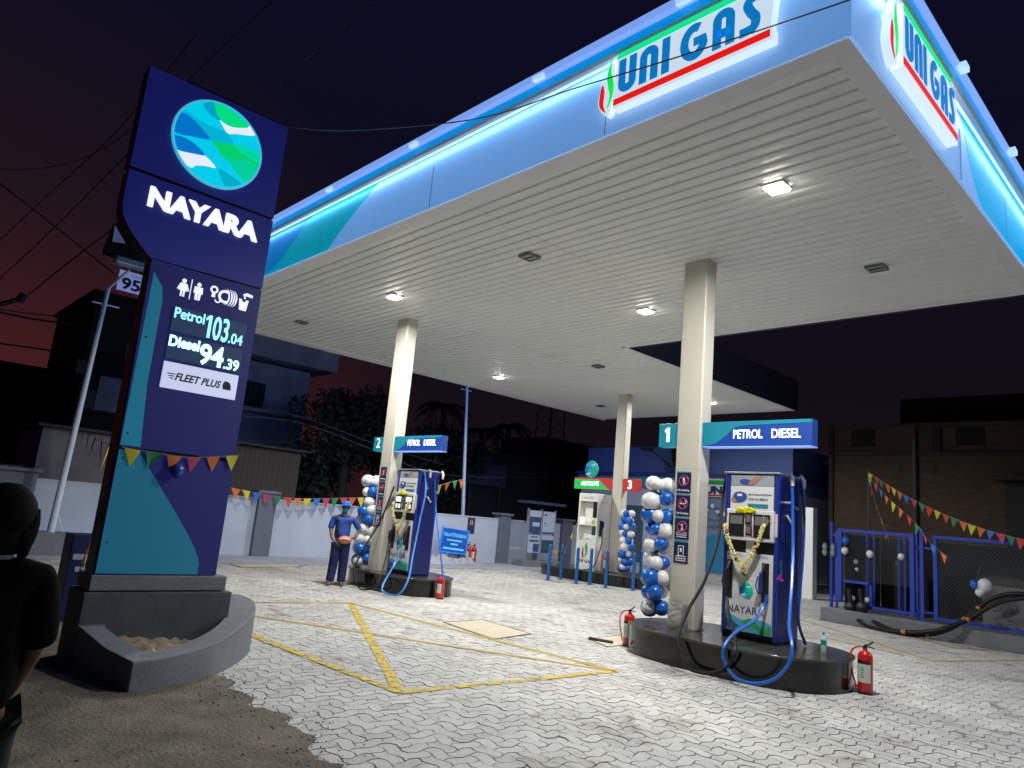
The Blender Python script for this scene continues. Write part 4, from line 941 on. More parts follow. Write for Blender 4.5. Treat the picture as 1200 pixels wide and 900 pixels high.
# ------------------------------------------------------------------ bunting
FC = [mat('flag yellow', (.62, .55, .03), .6), mat('flag green', (.02, .22, .08), .6), mat('flag orange', (.65, .16, .03), .6), mat('flag pink', (.50, .05, .14), .6), mat('flag blue', (.03, .15, .55), .6), mat('flag red', (.55, .05, .02), .6)]
def bunting(label, pts, n_, size, start=0, order=(2, 0, 4, 3, 1, 5), sway=0.):
    P = spline(pts, 12); L = [0]
    for a, b_ in zip(P, P[1:]): L.append(L[-1]+(b_-a).length)
    def ev(s_):
        for i in range(len(P)-1):
            if L[i+1] >= s_: k = (s_-L[i])/max(1e-6, L[i+1]-L[i]); return P[i].lerp(P[i+1], k), (P[i+1]-P[i]).normalized()
        return P[-1], (P[-1]-P[-2]).normalized()
    c0 = P[0].copy(); t = thing('bunting_string', label, 'bunting', c0, 0, 'coloured bunting strings')
    g = G(); g.tube(P, .004, 4); g.build('string', mat('bunting string', (.25, .25, .27), .6), t, world=True)
    for i in range(n_):
        c, d = ev(L[-1]*(i+.5)/n_); sz = size*random.uniform(.9, 1.08)
        tip = c-ZP*sz*1.15+Vector((random.uniform(-.2, .2), random.uniform(-.2, .2), 0))*sz
        n0 = d.cross(ZP).normalized()*.0008
        a, b_ = c-d*sz*.5, c+d*sz*.5
        mid = (a+b_+tip)/3+n0*random.uniform(-25, 25)
        G().add([a, b_, tip, mid], [(0, 1, 3), (1, 2, 3), (2, 0, 3)]).build('flag', FC[order[(i+start) % len(order)]], t, world=True, smooth=True)
    return t
# across the pylon
bunting('bunting string tied across the front of the tall blue sign', [gy(143, 524, PYY-.03), gy(180, 530, PYY-.04), gy(225, 536, PYY-.03), gy(283, 533, PYY-.03)], 6, .15, 0, (0, 1, 2, 3, 2, 0))
p_a = at(95, 505, 17.4)
bunting('short bunting string from the street light pole to the tall sign', [at(95, 503, 17.4), at(118, 517, 12), gy(143, 524, PYY-.02)], 6, .30, 0, (4, 5, 1, 2, 0, 3))
bunting('bunting string hanging down the dark left side of the tall sign', [gy(137, 528, PYY+.05), gy(122, 570, PYY+.08), gy(108, 625, PYY+.3), gy(92, 672, PYY+.8)], 7, .13, 1, (5, 2, 0, 4, 5, 2, 0))
bunting('long bunting string along the top of the white boundary wall', [gy(270, 571, 18.3), gy(300, 577, 18.3), gy(350, 584, 18.25), gy(420, 583, 18.3), gy(440, 583, 18.2)], 15, .24, 0)
bunting('short bunting string right of the second dispenser', [gy(508, 571, 15.0), gy(524, 566, 15.0), gy(545, 561, 15.2)], 4, .22, 2, (1, 2, 0, 2))
bunting('upper bunting string running right above the blue cage', [gx(1017, 553, 17.6), gx(1060, 580, 17.2), gx(1110, 604, 17.0), gx(1160, 622, 16.8), gx(1215, 636, 16.6)], 21, .17, 0, (0, 5, 1, 2, 0, 2, 4, 3, 1, 5))
bunting('lower bunting string falling steeply in front of the blue cage', [gx(1017, 557, 17.5), gx(1040, 583, 16.9), gx(1072, 612, 16.4), gx(1090, 636, 16.2), gx(1112, 654, 16.0)], 11, .17, 1, (5, 1, 3, 4, 2, 0, 2))
bunting('faded bunting string hanging down behind the cage gate', [gx(1020, 566, 17.8), gx(1026, 590, 17.8), gx(1034, 612, 17.8), gx(1042, 634, 17.8)], 4, .14, 0, (2, 2, 0, 2))
bunting('bunting strung between the two leftmost blue bollards', [gz(643, 680)+ZP*.83, gz(650, 680)+ZP*.80, gz(657, 679)+ZP*.83], 5, .15, 0, (2, 0, 5, 1, 2))
bunting('bunting string falling from the gas dispenser to the bollards', [gx(676, 612, 16.2), gx(672, 622, 16.0), gx(664, 640, 15.9), gx(660, 655, 15.7)], 7, .15, 0, (2, 1, 0, 5, 1, 2, 5))
# small blue balloon on the pylon
g, m = balloon_mesh(.065, BB[0]); c = gy(208, 551, PYY-.08); g.v = [v+c for v in g.v]
tag(g.build('balloon', mat('dark blue balloon', (.02, .06, .35), .3), loc=c), 'single dark blue balloon hanging on the tall sign below the bunting', 'balloon')

# ------------------------------------------------------------------ boundary wall
WY = 18.55
wl = thing('boundary_wall', 'long white compound wall with grey pillars behind the pumps', 'wall', (12, WY, 0))
def xw(px, py): return gy(px, py, WY).x
pil = [(2.4, 3.3), (xw(297, 615), xw(318, 615)), (xw(582, 635), xw(594, 635)), (xw(655, 640), xw(667, 640))]
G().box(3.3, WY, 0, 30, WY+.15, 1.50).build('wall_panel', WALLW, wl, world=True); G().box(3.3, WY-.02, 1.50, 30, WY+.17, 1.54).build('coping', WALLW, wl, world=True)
G().box(-12, WY+.2, 0, 2.4, WY+.35, 1.4).build('wall_panel', WALLG, wl, world=True)
for a, b_ in pil:
    G().box(a, WY-.12, 0, b_, WY+.25, 1.66).build('pillar', WALLG, wl, world=True, bevel=.01)
    G().box(a-.07, WY-.18, 1.66, b_+.07, WY+.31, 1.74).build('pillar_cap', WALLG, wl, world=True, bevel=.01)
# small sign on the wall, notice board on the flagpole
t = thing('wall_sign', 'small navy prohibition sign with pink figures on the white wall', 'sign', (15.7, WY-.01, 1.0))
c = gy(552, 616, WY-.01)
G().box(c.x-.16, c.y-.01, c.z-.26, c.x+.16, c.y, c.z+.26).build('plate', mat('sign maroon navy', (.03, .03, .09), .5), t, world=True)
g = G(); g.prism([(-.06, .02), (-.06, .18), (-.02, .18), (-.02, .02)], (c.x, c.y-.01, c.z), XP, ZP, 0, .003); g.prism([(.01, .02), (.01, .18), (.06, .18), (.06, .02)], (c.x, c.y-.01, c.z), XP, ZP, 0, .003); g.build('figures', mat('sign pink', (.6, .3, .3), .5), t, world=True)
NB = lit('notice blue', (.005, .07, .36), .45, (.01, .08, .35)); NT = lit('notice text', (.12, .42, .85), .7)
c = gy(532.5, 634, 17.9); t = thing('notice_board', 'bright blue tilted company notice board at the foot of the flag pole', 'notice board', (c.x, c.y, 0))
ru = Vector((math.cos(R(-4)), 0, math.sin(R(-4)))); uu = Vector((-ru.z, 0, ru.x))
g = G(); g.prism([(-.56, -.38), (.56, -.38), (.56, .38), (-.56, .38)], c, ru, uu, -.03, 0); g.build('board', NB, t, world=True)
g = G()
for a in (((-.55, .37), (.55, .37)), ((.55, .37), (.55, -.37)), ((.55, -.37), (-.55, -.37)), ((-.55, -.37), (-.55, .37))): g.tube([c+ru*p[0]+uu*p[1]-YP*.002 for p in a], .022, 6)
g.build('frame', lit('notice frame', (.02, .22, .70), .5), t, world=True)
g = G(); [g.prism([(-w2, z2), (w2, z2), (w2, z2+h2), (-w2, z2+h2)], c, ru, uu, .001, .006) for w2, z2, h2 in ((.31, -.01, .045), (.15, -.13, .05), (.43, -.28, .06))]; g.build('small_print', NT, t, world=True)
for s_, z_, sz, wd in (('THILLAI PETROLEUM AG', .13, .15, .98),):
    text(t, s_, c-ru*wd/2+uu*z_-YP*.004, sz, NT, right=ru, up=uu, bold=.003, width=wd, world=True)
g = G(); g.tube([(c.x-.3, c.y+.05, 0), (c.x-.3, c.y+.05, c.z-.3)], .025, 6); g.tube([(c.x+.3, c.y+.05, 0), (c.x+.3, c.y+.05, c.z-.3)], .025, 6); g.build('leg', FDARK, t, world=True)

# rubble and cloth heap
def heap(label, c, sx, sy, sz, m, name='rubble_heap', seed=1, n_=16):
    rnd = random.Random(seed); g = G(); vs = []
    for i in range(n_+1):
        for j in range(n_+1):
            u, v = i/n_*2-1, j/n_*2-1; d = max(0, 1-(u*u+v*v)**.5)
            vs.append((c[0]+u*sx, c[1]+v*sy, c[2]+sz*(d**.7)*rnd.uniform(.45, 1.15)-.004))
    g.add(vs, [(i*(n_+1)+j, (i+1)*(n_+1)+j, (i+1)*(n_+1)+j+1, i*(n_+1)+j+1) for i in range(n_) for j in range(n_)])
    return tag(g.build(name, m, loc=c, smooth=False), label, 'heap')
q = gz(535, 660); heap('heap of pale rubble and crumpled sheet below the blue notice board', (q.x, q.y, .012), .75, .4, .42, mat('pale rubble', (.42, .42, .44), .9, noise=.3, nscale=9))
q = gz(515, 660); heap('low sand heap left of the blue notice board', (q.x, q.y, .012), .7, .35, .34, mat('pale sand', (.45, .45, .47), .9, noise=.1, nscale=9), seed=4)

# flag pole (mid) and street light pole (left)
q = gz(537, 655); tp = at(548, 440, math.hypot(q.x, q.y))
t = thing('flag_pole', 'slim white pole rising behind the blue notice board', 'pole', (q.x, q.y, 0)); PM = mat('galvanised pole', (.62, .70, .85), .35, .1)
g = G(); g.tube([(q.x, q.y, 0), (q.x, q.y, 1.6), (tp.x, tp.y, tp.z)], [.075, .07, .045], 12); g.build('pole', PM, t, world=True)
g = G(); g.tube([(tp.x-.25, tp.y, tp.z-.55), (tp.x+.25, tp.y, tp.z-.55)], .018, 6); g.build('cross_bar', PM, t, world=True)
g = G(); g.box(q.x-.17, q.y-.02, .95, q.x-.07, q.y+.1, 1.3); g.build('junction_box', FDARK, t, world=True)
q = gz(58, 650); dd = math.hypot(q.x, q.y); b0 = at(59, 624, dd); tp = at(127, 338, dd)
t = thing('street_light', 'tall slim pole with angled arm and lamp left of the tall sign', 'street light', (q.x, q.y, 0))
g = G(); g.tube([b0, tp], [.075, .045], 12); a1 = at(152, 316, dd-.3); g.tube([tp, a1], .03, 8); g.build('pole', PM, t, world=True)
g = G(); c_ = at(156, 312, dd-.4); g.box(c_.x-.38, c_.y-.15, c_.z-.04, c_.x+.38, c_.y+.15, c_.z+.12); g.build('lamp_head', mat('lamp housing', (.35, .45, .55), .35, .3), t, world=True, bevel=.03)
m_ = b0.lerp(tp, .93); g = G(); g.tube([m_-XP*.25, m_+XP*.3], .02, 6); g.build('cross_bar', PM, t, world=True)
G().box(q.x-.45, q.y-.3, 0, q.x+.35, q.y+.4, .46).build('concrete_base', CONC, t, world=True, bevel=.01)
g = G()
for a in (-1, 1): g.tube([(q.x+.02, q.y, .80), (q.x+a*.16, q.y, .47)], .012, 5)
g.build('stay', PM, t, world=True)
# price board behind (hung sign "95") and dark hoarding
c = at(152.5, 331, dd+1.2); t = thing('hung_sign', 'small white sign reading 95 hanging left of the tall sign', 'sign', (c.x, c.y, c.z-.4))
g = G(); ru = Vector((math.cos(R(-2)), math.sin(R(-40))*.0, 0)).normalized()
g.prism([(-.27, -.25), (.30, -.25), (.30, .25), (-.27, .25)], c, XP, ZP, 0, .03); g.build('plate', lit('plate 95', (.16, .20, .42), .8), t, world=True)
text(t, '95', c+Vector((-.19, -.035, -.19)), .38, BLACK, bold=.012, width=.42, world=True)
text(t, 'Com', c+Vector((0, -.035, .13)), .11, mat('pink print', (.3, .1, .2), .5), width=.24, world=True)
P4 = [at(133, 262, dd+1.6), at(120, 293, dd+1.6), at(200, 322, dd+1.6), at(200, 240, dd+1.6)]
c = P4[1]; t = thing('dark_hoarding', 'dark old hoarding box sticking out left behind the tall sign', 'hoarding', (c.x, c.y, c.z))
g = G(); vs = [p for p in P4]+[p+Vector((.1, .35, 0)) for p in P4]
g.add(vs, [(0, 1, 2, 3), (7, 6, 5, 4), (0, 4, 5, 1), (1, 5, 6, 2), (2, 6, 7, 3), (3, 7, 4, 0)]); g.build('box', BLACK, t, world=True)
g = G(); P3 = [at(135, 264, dd+1.55), at(132, 283, dd+1.55), at(147, 285, dd+1.55)]
g.add(P3+[p+YP*.02 for p in P3], [(0, 1, 2), (5, 4, 3), (0, 3, 4, 1), (1, 4, 5, 2), (2, 5, 3, 0)]); g.build('pale_patch', lit('reflecting patch glow', (.05, .07, .15), .8), t, world=True)  # reflecting triangle, its brightness put in as emission
g = G(); g.tube([at(138, 300, dd+1.6), at(158, 318, dd+1.3)], .02, 5); g.tube([at(150, 300, dd+1.6), at(140, 330, dd+1.3)], .02, 5); g.tube([at(170, 300, dd+1.6), Vector((at(160, 650, dd+1.6).x, at(160, 650, dd+1.6).y, 0))], .12, 8); g.build('support', FDARK, t, world=True)

# dark blue cabinet behind the pylon
c = gz(93, 706, .0); c = Vector((1.62, 9.0, 0)); t = thing('air_cabinet', 'dark blue cabinet with white panels behind the left of the tall sign', 'cabinet', (c.x, c.y, 0))
a, b_ = gy(80, 660, 9.6), gy(112, 660, 9.6); zt = gy(95, 627, 9.6).z
G().box(a.x, 9.6, 0, b_.x+.2, 10.0, zt).build('body', mat('cabinet blue', (.01, .018, .09), .4), t, world=True, bevel=.01)
p, p2 = gy(86, 649, 9.6), gy(104, 656, 9.6); G().box(p.x, 9.59, p2.z, p2.x, 9.6, p.z).build('white_panel', mat('dim white', (.4, .42, .5), .5), t, world=True)
p, p2 = gy(88, 664, 9.6), gy(104, 670, 9.6); G().box(p.x, 9.59, p2.z, p2.x, 9.6, p.z).build('white_panel', mat('dim white', (.4, .42, .5), .5), t, world=True)

# ------------------------------------------------------------------ poster stand
SY = 17.75
def sx(px, py): return gy(px, py, SY)
t = thing('poster_stand', 'roofed stand with four lit posters in front of the white wall', 'poster stand', (sx(635, 655).x, SY, 0))
aL, aM, aR = sx(618.5, 620).x, sx(634, 620).x, sx(650, 620).x
g = G()
for x in (aL, aM, aR): g.box(x-.03, SY, .2, x+.03, SY+.06, 2.0)
g.build('posts', ALU, t, world=True)
z1, z2, z3 = sx(635, 599).z, sx(635, 626).z, sx(635, 648).z
PO = [mat('poster blue', (.04, .07, .2), .4), mat('poster white', (.45, .52, .7), .4), mat('poster teal', (.03, .12, .2), .4), mat('poster green', (.02, .12, .08), .4)]
def poster(x0, x1, za, zb, ms, nm='poster'):
    g = G(); g.box(x0, SY-.02, za, x1, SY, zb, 0); k = 0
    for (u0, v0, u1, v1, m) in ms: g.box(x0+(x1-x0)*u0, SY-.0225-.0008*k, za+(zb-za)*v0, x0+(x1-x0)*u1, SY-.02, za+(zb-za)*v1, m); k += 1
    g.build(nm, [PO[1]]+PO, t, world=True)
poster(aL+.05, aM-.05, z2+.02, z1, [(0, 0, 1, .72, 1), (.25, .3, .9, .48, 2), (.08, .55, .4, .65, 3)])
poster(aM+.05, aR-.05, z2+.02, z1, [(.1, .8, .3, .88, 1), (.1, .45, .25, .5, 1), (0, 0, 1, .08, 1)])
poster(aL+.05, aM-.05, z3, z2-.04, [(.1, .6, .9, .72, 3), (.45, .05, .95, .5, 1), (.2, .85, .8, .92, 3)])
poster(aM+.05, aR-.05, z3, z2-.04, [(0, 0, 1, .75, 1), (.1, .2, .6, .6, 4)])
zr = sx(638, 590).z; G().box(aL-.25, SY-.2, zr-.05, aR+.3, SY+.35, zr+.04).build('roof', mat('stand roof', (.03, .04, .12), .5), t, world=True)
G().box(aL-.3, SY-.25, 0, aR+.35, SY+.35, .2).build('base', CONC, t, world=True, bevel=.01)

# ------------------------------------------------------------------ station office
OX = 24.0
of = thing('station_office', 'blue and grey station office building behind the third island', 'building', (OX+3, 15.5, 0))
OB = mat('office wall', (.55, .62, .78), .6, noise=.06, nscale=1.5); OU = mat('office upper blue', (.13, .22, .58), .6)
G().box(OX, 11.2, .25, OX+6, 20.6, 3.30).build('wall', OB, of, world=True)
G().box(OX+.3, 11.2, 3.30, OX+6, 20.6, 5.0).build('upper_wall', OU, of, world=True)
G().box(OX-.25, 11.0, 3.74, OX+6.1, 20.8, 3.90).build('coping', mat('office coping', (.05, .05, .26), .5), of, world=True)
G().box(OX-.16, 15.0, 3.30, OX, 20.7, 3.74).build('teal_band', mat('office teal', (.04, .42, .62), .45), of, world=True)
G().box(OX-.16, 11.1, 3.05, OX, 14.95, 3.74).build('pale_band', mat('office pale', (.72, .76, .78), .45), of, world=True)
text(of, 'UNI GAS', (OX-.162, 14.35, 3.17), .36, mat('office navy letters', (.015, .03, .14), .5), right=-YP, bold=.02, width=1.9, ext=.02, world=True)
g = G(); g.box(OX-.175, 12.3, 3.50, OX-.16, 14.38, 3.66, 0); g.box(OX-.175, 12.3, 3.07, OX-.16, 14.38, 3.13, 1); g.build('sign_bars', [GREEN, REDD], of, world=True)
G().box(OX-.03, 11.3, .28, OX, 14.45, 3.03).build('poster_glass', mat('office poster', (.16, .22, .34), .25), of, world=True)
g = G(); g.prism([(-14.44, .3), (-14.44, 1.5)]+sp2([(-14.2, 1.6), (-13.6, 1.7), (-13, 1.4), (-12, 1.5), (-11.31, 1.8)])+[(-11.31, .3)], (OX-.03, 0, 0), -YP, ZP, .001, .004); g.build('poster_wave', mat('office poster wave', (.03, .20, .40), .3), of, world=True, smooth=False)
g = G(); rnd = random.Random(5)
for k in range(18): g.ball((OX-.06, 14.3-.12*k+rnd.uniform(-.05, .05), 2.55+.12*math.sin(k*.9)+rnd.uniform(-.05, .05)), .09, k % 2, 10)
g.build('balloon_picture', [mat('pale balloon print', (.6, .65, .75), .5), mat('blue balloon print', (.04, .10, .38), .5)], of, world=True)
text(of, 'DELIVERING', (OX-.036, 14.38, 2.13), .17, mat('dark letters', (.02, .03, .08), .5), right=-YP, width=1.3, world=True); text(of, 'EVERYTHING', (OX-.036, 14.38, 1.85), .24, mat('dark letters', (.02, .03, .08), .5), right=-YP, width=1.7, world=True)
G().box(OX-.02, 17.2, .3, OX, 18.4, 2.55).build('door', mat('office door', (.10, .14, .19), .4), of, world=True)
G().box(OX-.02, 15.9, 1.6, OX, 16.3, 2.2).build('notice', mat('notice dark', (.02, .03, .08), .5), of, world=True)
G().box(OX-1.4, 11.0, 0, OX+6, 20.8, .25).build('raised_floor', mat('pale step', (.42, .42, .42), .6), of, world=True)
G().box(OX-.5, 10.75, 0, OX-.1, 11.05, 3.0).build('end_pillar', mat('pale pillar', (.75, .77, .8), .6), of, world=True, bevel=.01)
tag(G().box(22.0, 9.47, 0, 22.3, 9.80, 2.75).build('display_board', mat('pale pillar', (.75, .77, .8), .6), loc=(22.1, 9.6, 0), bevel=.01), 'tall narrow pale board standing in the dark right of the nearest dispenser', 'board')
# wrapped bundle on the office front, camera bracket
g = G(); c = gx(806, 533, OX-.6); rnd = random.Random(2)
g.ball(c, .72, 0, 22, (.55, 1.0, .85)); g.v = [c+(v-c)*(1+.07*math.sin(9*v.z+5*v.y)+rnd.uniform(-.03, .03)) for v in g.v]
tag(g.build('wrapped_bundle', mat('black tarpaulin', (.018, .018, .02), .5, bump=.4, bscale=5), loc=c), 'black tarpaulin bundle hanging on the office upper wall', 'bundle')
c = gx(757, 527, OX-.5); t = thing('security_camera', 'small dark camera on a bent bracket above the office canopy', 'camera', c)
g = G(); g.tube([c+Vector((.8, -.7, -.6)), c+Vector((.2, -.2, -.05)), c], .03, 6); g.build('bracket', FDARK, t, world=True)
g = G(); g.tube([c+Vector((0, .25, .05)), c+Vector((0, -.05, .0))], .06, 8); g.ball(c+Vector((0, -.25, 0)), .10, 0, 10); g.build('camera_body', FDARK, t, world=True)

# ------------------------------------------------------------------ LPG cage on the right
CX = 16.95; kb = 16.5
cg = thing('gas_cage', 'blue steel cage with mesh gates on a low concrete kerb', 'cage', (CX, 5, 0))
G().box(kb, -1.0, -.01, CX+4, 6.92, .29).build('kerb', CONC, cg, world=True, bevel=.012)
def ty(px, py): return gx(px, py, CX)
g = G()
def bar(a, b_, w_=.03): 
    a, b_ = Vector(a), Vector(b_); mn = Vector((min(a.x, b_.x), min(a.y, b_.y), min(a.z, b_.z)))-Vector((w_, w_, w_)); mxx = Vector((max(a.x, b_.x), max(a.y, b_.y), max(a.z, b_.z)))+Vector((w_, w_, w_)); g.box(*mn, *mxx)
yA, yB, yC, yD = 6.86, 6.66, 5.16, 4.98
g.tube([(CX, yA, .29), (CX, yA, 2.12)], .04, 8); g.ball((CX, yA, 2.15), .05, 0, 8); bar((CX, 6.74, .29), (CX, 6.74, 1.95), .025)
bar((CX, yA, .5), (CX, 6.74, .5), .02); bar((CX, yA, 1.9), (CX, 6.74, 1.9), .02)
g.build('corner_post', CAGB, cg, world=True)
g = G(); bar((CX-.02, yB, .5), (CX-.02, yB, 2.02), .045); bar((CX-.02, yB-.045, 2.02), (CX-.02, yC, 2.02), .035); bar((CX-.02, yC, .38), (CX-.02, yC, 2.02), .045); bar((CX-.02, yB-.1, .90), (CX-.02, 6.0, .90), .03); bar((CX-.02, 6.0, .40), (CX-.02, 6.0, .90), .03); bar((CX-.02, 6.0, .40), (CX-.02, yC-.05, .40), .03)
g.build('gate_frame', CAGB, cg, world=True, bevel=.004)
g = G(); bar((CX, yD, .26), (CX, yD, 2.14), .035); bar((CX, yD+.1, .26), (CX, yD+.1, 2.10), .02); bar((CX, yC, 1.78), (CX, 4.75, 1.78), .02); bar((CX, yC, .47), (CX, 4.75, .47), .02)
g.build('middle_post', CAGB, cg, world=True)
g = G(); bar((CX-.02, 4.72, .37), (CX-.02, 4.72, 2.02), .04); bar((CX-.02, 4.68, 2.02), (CX-.02, -.5, 2.02), .035); bar((CX-.02, 4.68, .37), (CX-.02, -.5, .37), .035); bar((CX-.02, 1.5, .4), (CX-.02, 1.5, 2.0), .04)
g.build('gate_frame', CAGB, cg, world=True, bevel=.004)
g = G()
for y in (6.3, 6.15, 5.62, 5.5): bar((CX+.6, y, .29), (CX+.6, y, 2.0), .02)
g.build('inner_post', CAGB, cg, world=True)
def chain(ya, yb, za, zb, nm):
    g = G(); s_ = .075; k = 0
    def wire(p, q_): 
        d = (q_-p).normalized(); n_ = Vector((0, -d.z, d.y))*.0025
        g.add([p-n_, q_-n_, q_+n_, p+n_, p-n_-XP*.003, q_-n_-XP*.003, q_+n_-XP*.003, p+n_-XP*.003], [(0, 1, 2, 3), (7, 6, 5, 4)])
    L = ya-yb; Hh = zb-za; c_ = -Hh
    while c_ < L:
        for sgn in (1, -1):
            # line y = ya - (c_ + t), z = za + t  (or mirrored)
            t0 = max(0, -c_); t1 = min(Hh, L-c_)
            if t1 > t0:
                if sgn > 0: wire(Vector((CX-.02, ya-c_-t0, za+t0)), Vector((CX-.02, ya-c_-t1, za+t1)))
                else: wire(Vector((CX-.026, ya-c_-t0, zb-t0)), Vector((CX-.026, ya-c_-t1, zb-t1)))
        c_ += s_
    g.build(nm, mat('wire mesh', (.10, .11, .13), .5, .5), cg, world=True, smooth=False)
chain(yB-.05, yC+.05, .93, 1.98, 'wire_mesh'); chain(4.68, 1.54, .42, 1.98, 'wire_mesh')
g = G()
for y in (6.98, 6.80): g.tube([(CX-.06, y, 1.62), (CX-.12, y, 1.62)], .055, 6); g.tube([(CX-.06, y, 1.5), (CX-.12, y, 1.5)], .055, 6); g.box(CX-.1, y-.03, 1.42, CX-.04, y+.03, 1.70)
g.build('sockets', mat('green grey sockets', (.17, .26, .25), .5), cg, world=True)
G().box(19.3, -.9, .29, 19.4, 6.6, 1.95).build('inner_shade_sheet', mat('cage inner shade', (.012, .012, .014), .8), cg, world=True)  # dark sheet added to give the shade inside the cage
G().box(17.2, 6.62, .29, 19.3, 6.66, 1.95).build('side_panel', mat('cage inner shade', (.012, .012, .014), .8), cg, world=True)  # second added sheet, darkens the cage interior at its left end
# gas cylinders and tank behind mesh
GT = mat('tank grey', (.03, .03, .033), .6, noise=.3, nscale=5)
for i, (x, y, r_, h_) in enumerate([(18.0, 6.4, .17, 1.1), (18.1, 5.75, .15, 1.3), (17.9, 5.3, .16, 1.0)]):
    g = G(); g.lathe([(r_, .29), (r_, .29+h_*.8), (r_*.7, .29+h_*.92), (r_*.25, .29+h_), (r_*.2, .33+h_)], (x, y, 0), 16)
    tag(g.build('gas_cylinder', GT, loc=(x, y, .29)), 'dark gas cylinder behind the mesh gate, ' + ['left', 'middle', 'right'][i]+' one', 'gas cylinder', 'gas cylinders inside the cage')
g = G(); g.tube([(18.6, 4.3, 1.1), (18.6, 4.2, 1.1), (18.6, -.5, 1.1), (18.6, -.6, 1.1)], [.4, .55, .55, .4], 20)
g.box(18.3, 3.6, .29, 18.9, 3.8, .7); g.box(18.3, .8, .29, 18.9, 1.0, .7)
tag(g.build('gas_tank', mat('tank dark', (.03, .03, .033), .5), loc=(18.6, 1.8, .29)), 'long dark horizontal gas tank behind the right mesh gate', 'gas tank')
# pale egg-box block wall
g = G(); p = gx(1162, 686, 18.2); g.box(17.35, 2.0, .29, 17.5, 4.0, 1.15)
for k in range(6):
    for j in range(2): g.ball((17.34, 3.78-.28*k, .62-.3*j+.1), .085, 0, 10, (.4, 1, 1))
tag(g.build('block_panel', mat('pale block', (.26, .26, .27), .8), loc=(17.4, 3, .29)), 'low pale wall panel with round knobs behind the right gate', 'panel')
# small balloons on cage
def small_bal(px, py, X, r, c, where, n_=0):
    g, m = balloon_mesh(r, 0); q_ = gx(px, py, X); g.v = [v+q_ for v in g.v]
    tag(g.build('balloon', BB[c], loc=q_), where, 'balloon', 'small balloons tied to the cage')
small_bal(991, 633, CX-.1, .085, 0, 'blue balloon at the top left corner of the cage gate'); small_bal(990, 645, CX-.12, .075, 1, 'white balloon below the blue one at the cage corner')
small_bal(1019.5, 649, CX-.1, .075, 1, 'small white balloon on the upper gate mesh, left of two'); small_bal(1056, 652, CX-.1, .065, 1, 'small white balloon on the upper gate mesh, right of two')
small_bal(1003, 658, CX+.3, .05, 1, 'tiny white balloon behind the gate mesh'); small_bal(1004, 667, CX+.3, .04, 1, 'smallest white balloon under another behind the gate mesh')
small_bal(999, 701, CX-.1, .055, 1, 'white balloon by the hose sockets, left of two'); small_bal(1016, 703, CX-.1, .055, 1, 'white balloon by the hose sockets, right of two')
small_bal(1154, 686, CX-.12, .13, 1, 'large white balloon on the right cage gate'); small_bal(1143, 685, CX-.1, .10, 0, 'blue balloon beside the large white one on the right gate'); small_bal(1148, 694, CX-.18, .08, 1, 'white balloon under the blue and large white pair on the right gate')
# thick black hoses with orange bands
for i, (dz, lab) in enumerate(((0, 'thick black transfer hose drooping from the gate sockets, upper of two'), (1, 'thick black transfer hose drooping from the gate sockets, lower of two'))):
    t = thing('transfer_hose', lab, 'hose', gz(1000, 727), 0, 'thick black hoses in front of the cage')
    o_ = Vector((0, 0, 0))
    if dz == 0: pts = [gx(1005, 712, 16.8), gx(1022, 727, 16.55), gx(1050, 740, 16.3), gx(1085, 744, 16.25), gx(1115, 736, 16.3), gx(1140, 718, 16.5), gx(1160, 703, 16.6), gx(1185, 696, 16.6), gx(1215, 698, 16.6)]
    else: pts = [gx(992, 714, 16.8), gx(1008, 728, 16.5), gx(1038, 738, 16.2), gx(1075, 741, 16.15), gx(1105, 737, 16.2), gx(1132, 727, 16.4), gx(1158, 712, 16.5), gx(1180, 703, 16.5), gx(1215, 700, 16.5)]
    P = spline(pts, 8); G_ = G(); G_.tube(P, .045, 10); G_.build('hose', RUBK, t, world=True)
    g = G()
    for k in ((18, 24, 36, 42) if dz == 0 else (20, 40)): G().tube([P[k], P[k+1]], .049, 10, cap=False).build('orange_band', mat('orange tape', (.45, .16, .02), .5), t, world=True)
g = G()
for (px, py) in ((997, 712), (1010, 712)):
    c = gx(px, py, 16.8); g.ball(c, .14, 0, 10); g.tube([c, c+Vector((-.1, 0, .4))], .05, 8); g.box(c.x-.1, c.y-.08, .29, c.x+.1, c.y+.08, c.z)
tag(g.build('valve_assembly', BLACK, loc=(16.8, 6.3, .29)), 'black valve assembly where the thick hoses meet the gate', 'valve')

# pole with bunting in the cage area
c = gx(1018, 556, 17.6); g = G(); g.tube([(17.6, c.y, .29), (17.6, c.y, c.z+.1)], .02, 6)
tag(g.build('bunting_pole', FDARK, loc=(17.6, c.y, .29)), 'thin dark pole carrying the bunting above the blue cage', 'pole')
c = gx(1052, 500, 18.5); g = G(); g.tube([(18.5, c.y-.35, .29), (18.5, c.y-.35, 4.3)], .02, 6)
tag(g.build('vent_pipe', mat('vent pipe', (.04, .04, .045), .6), loc=(18.5, c.y-.35, .29)), 'thin grey vent pipe standing inside the blue cage', 'pipe')

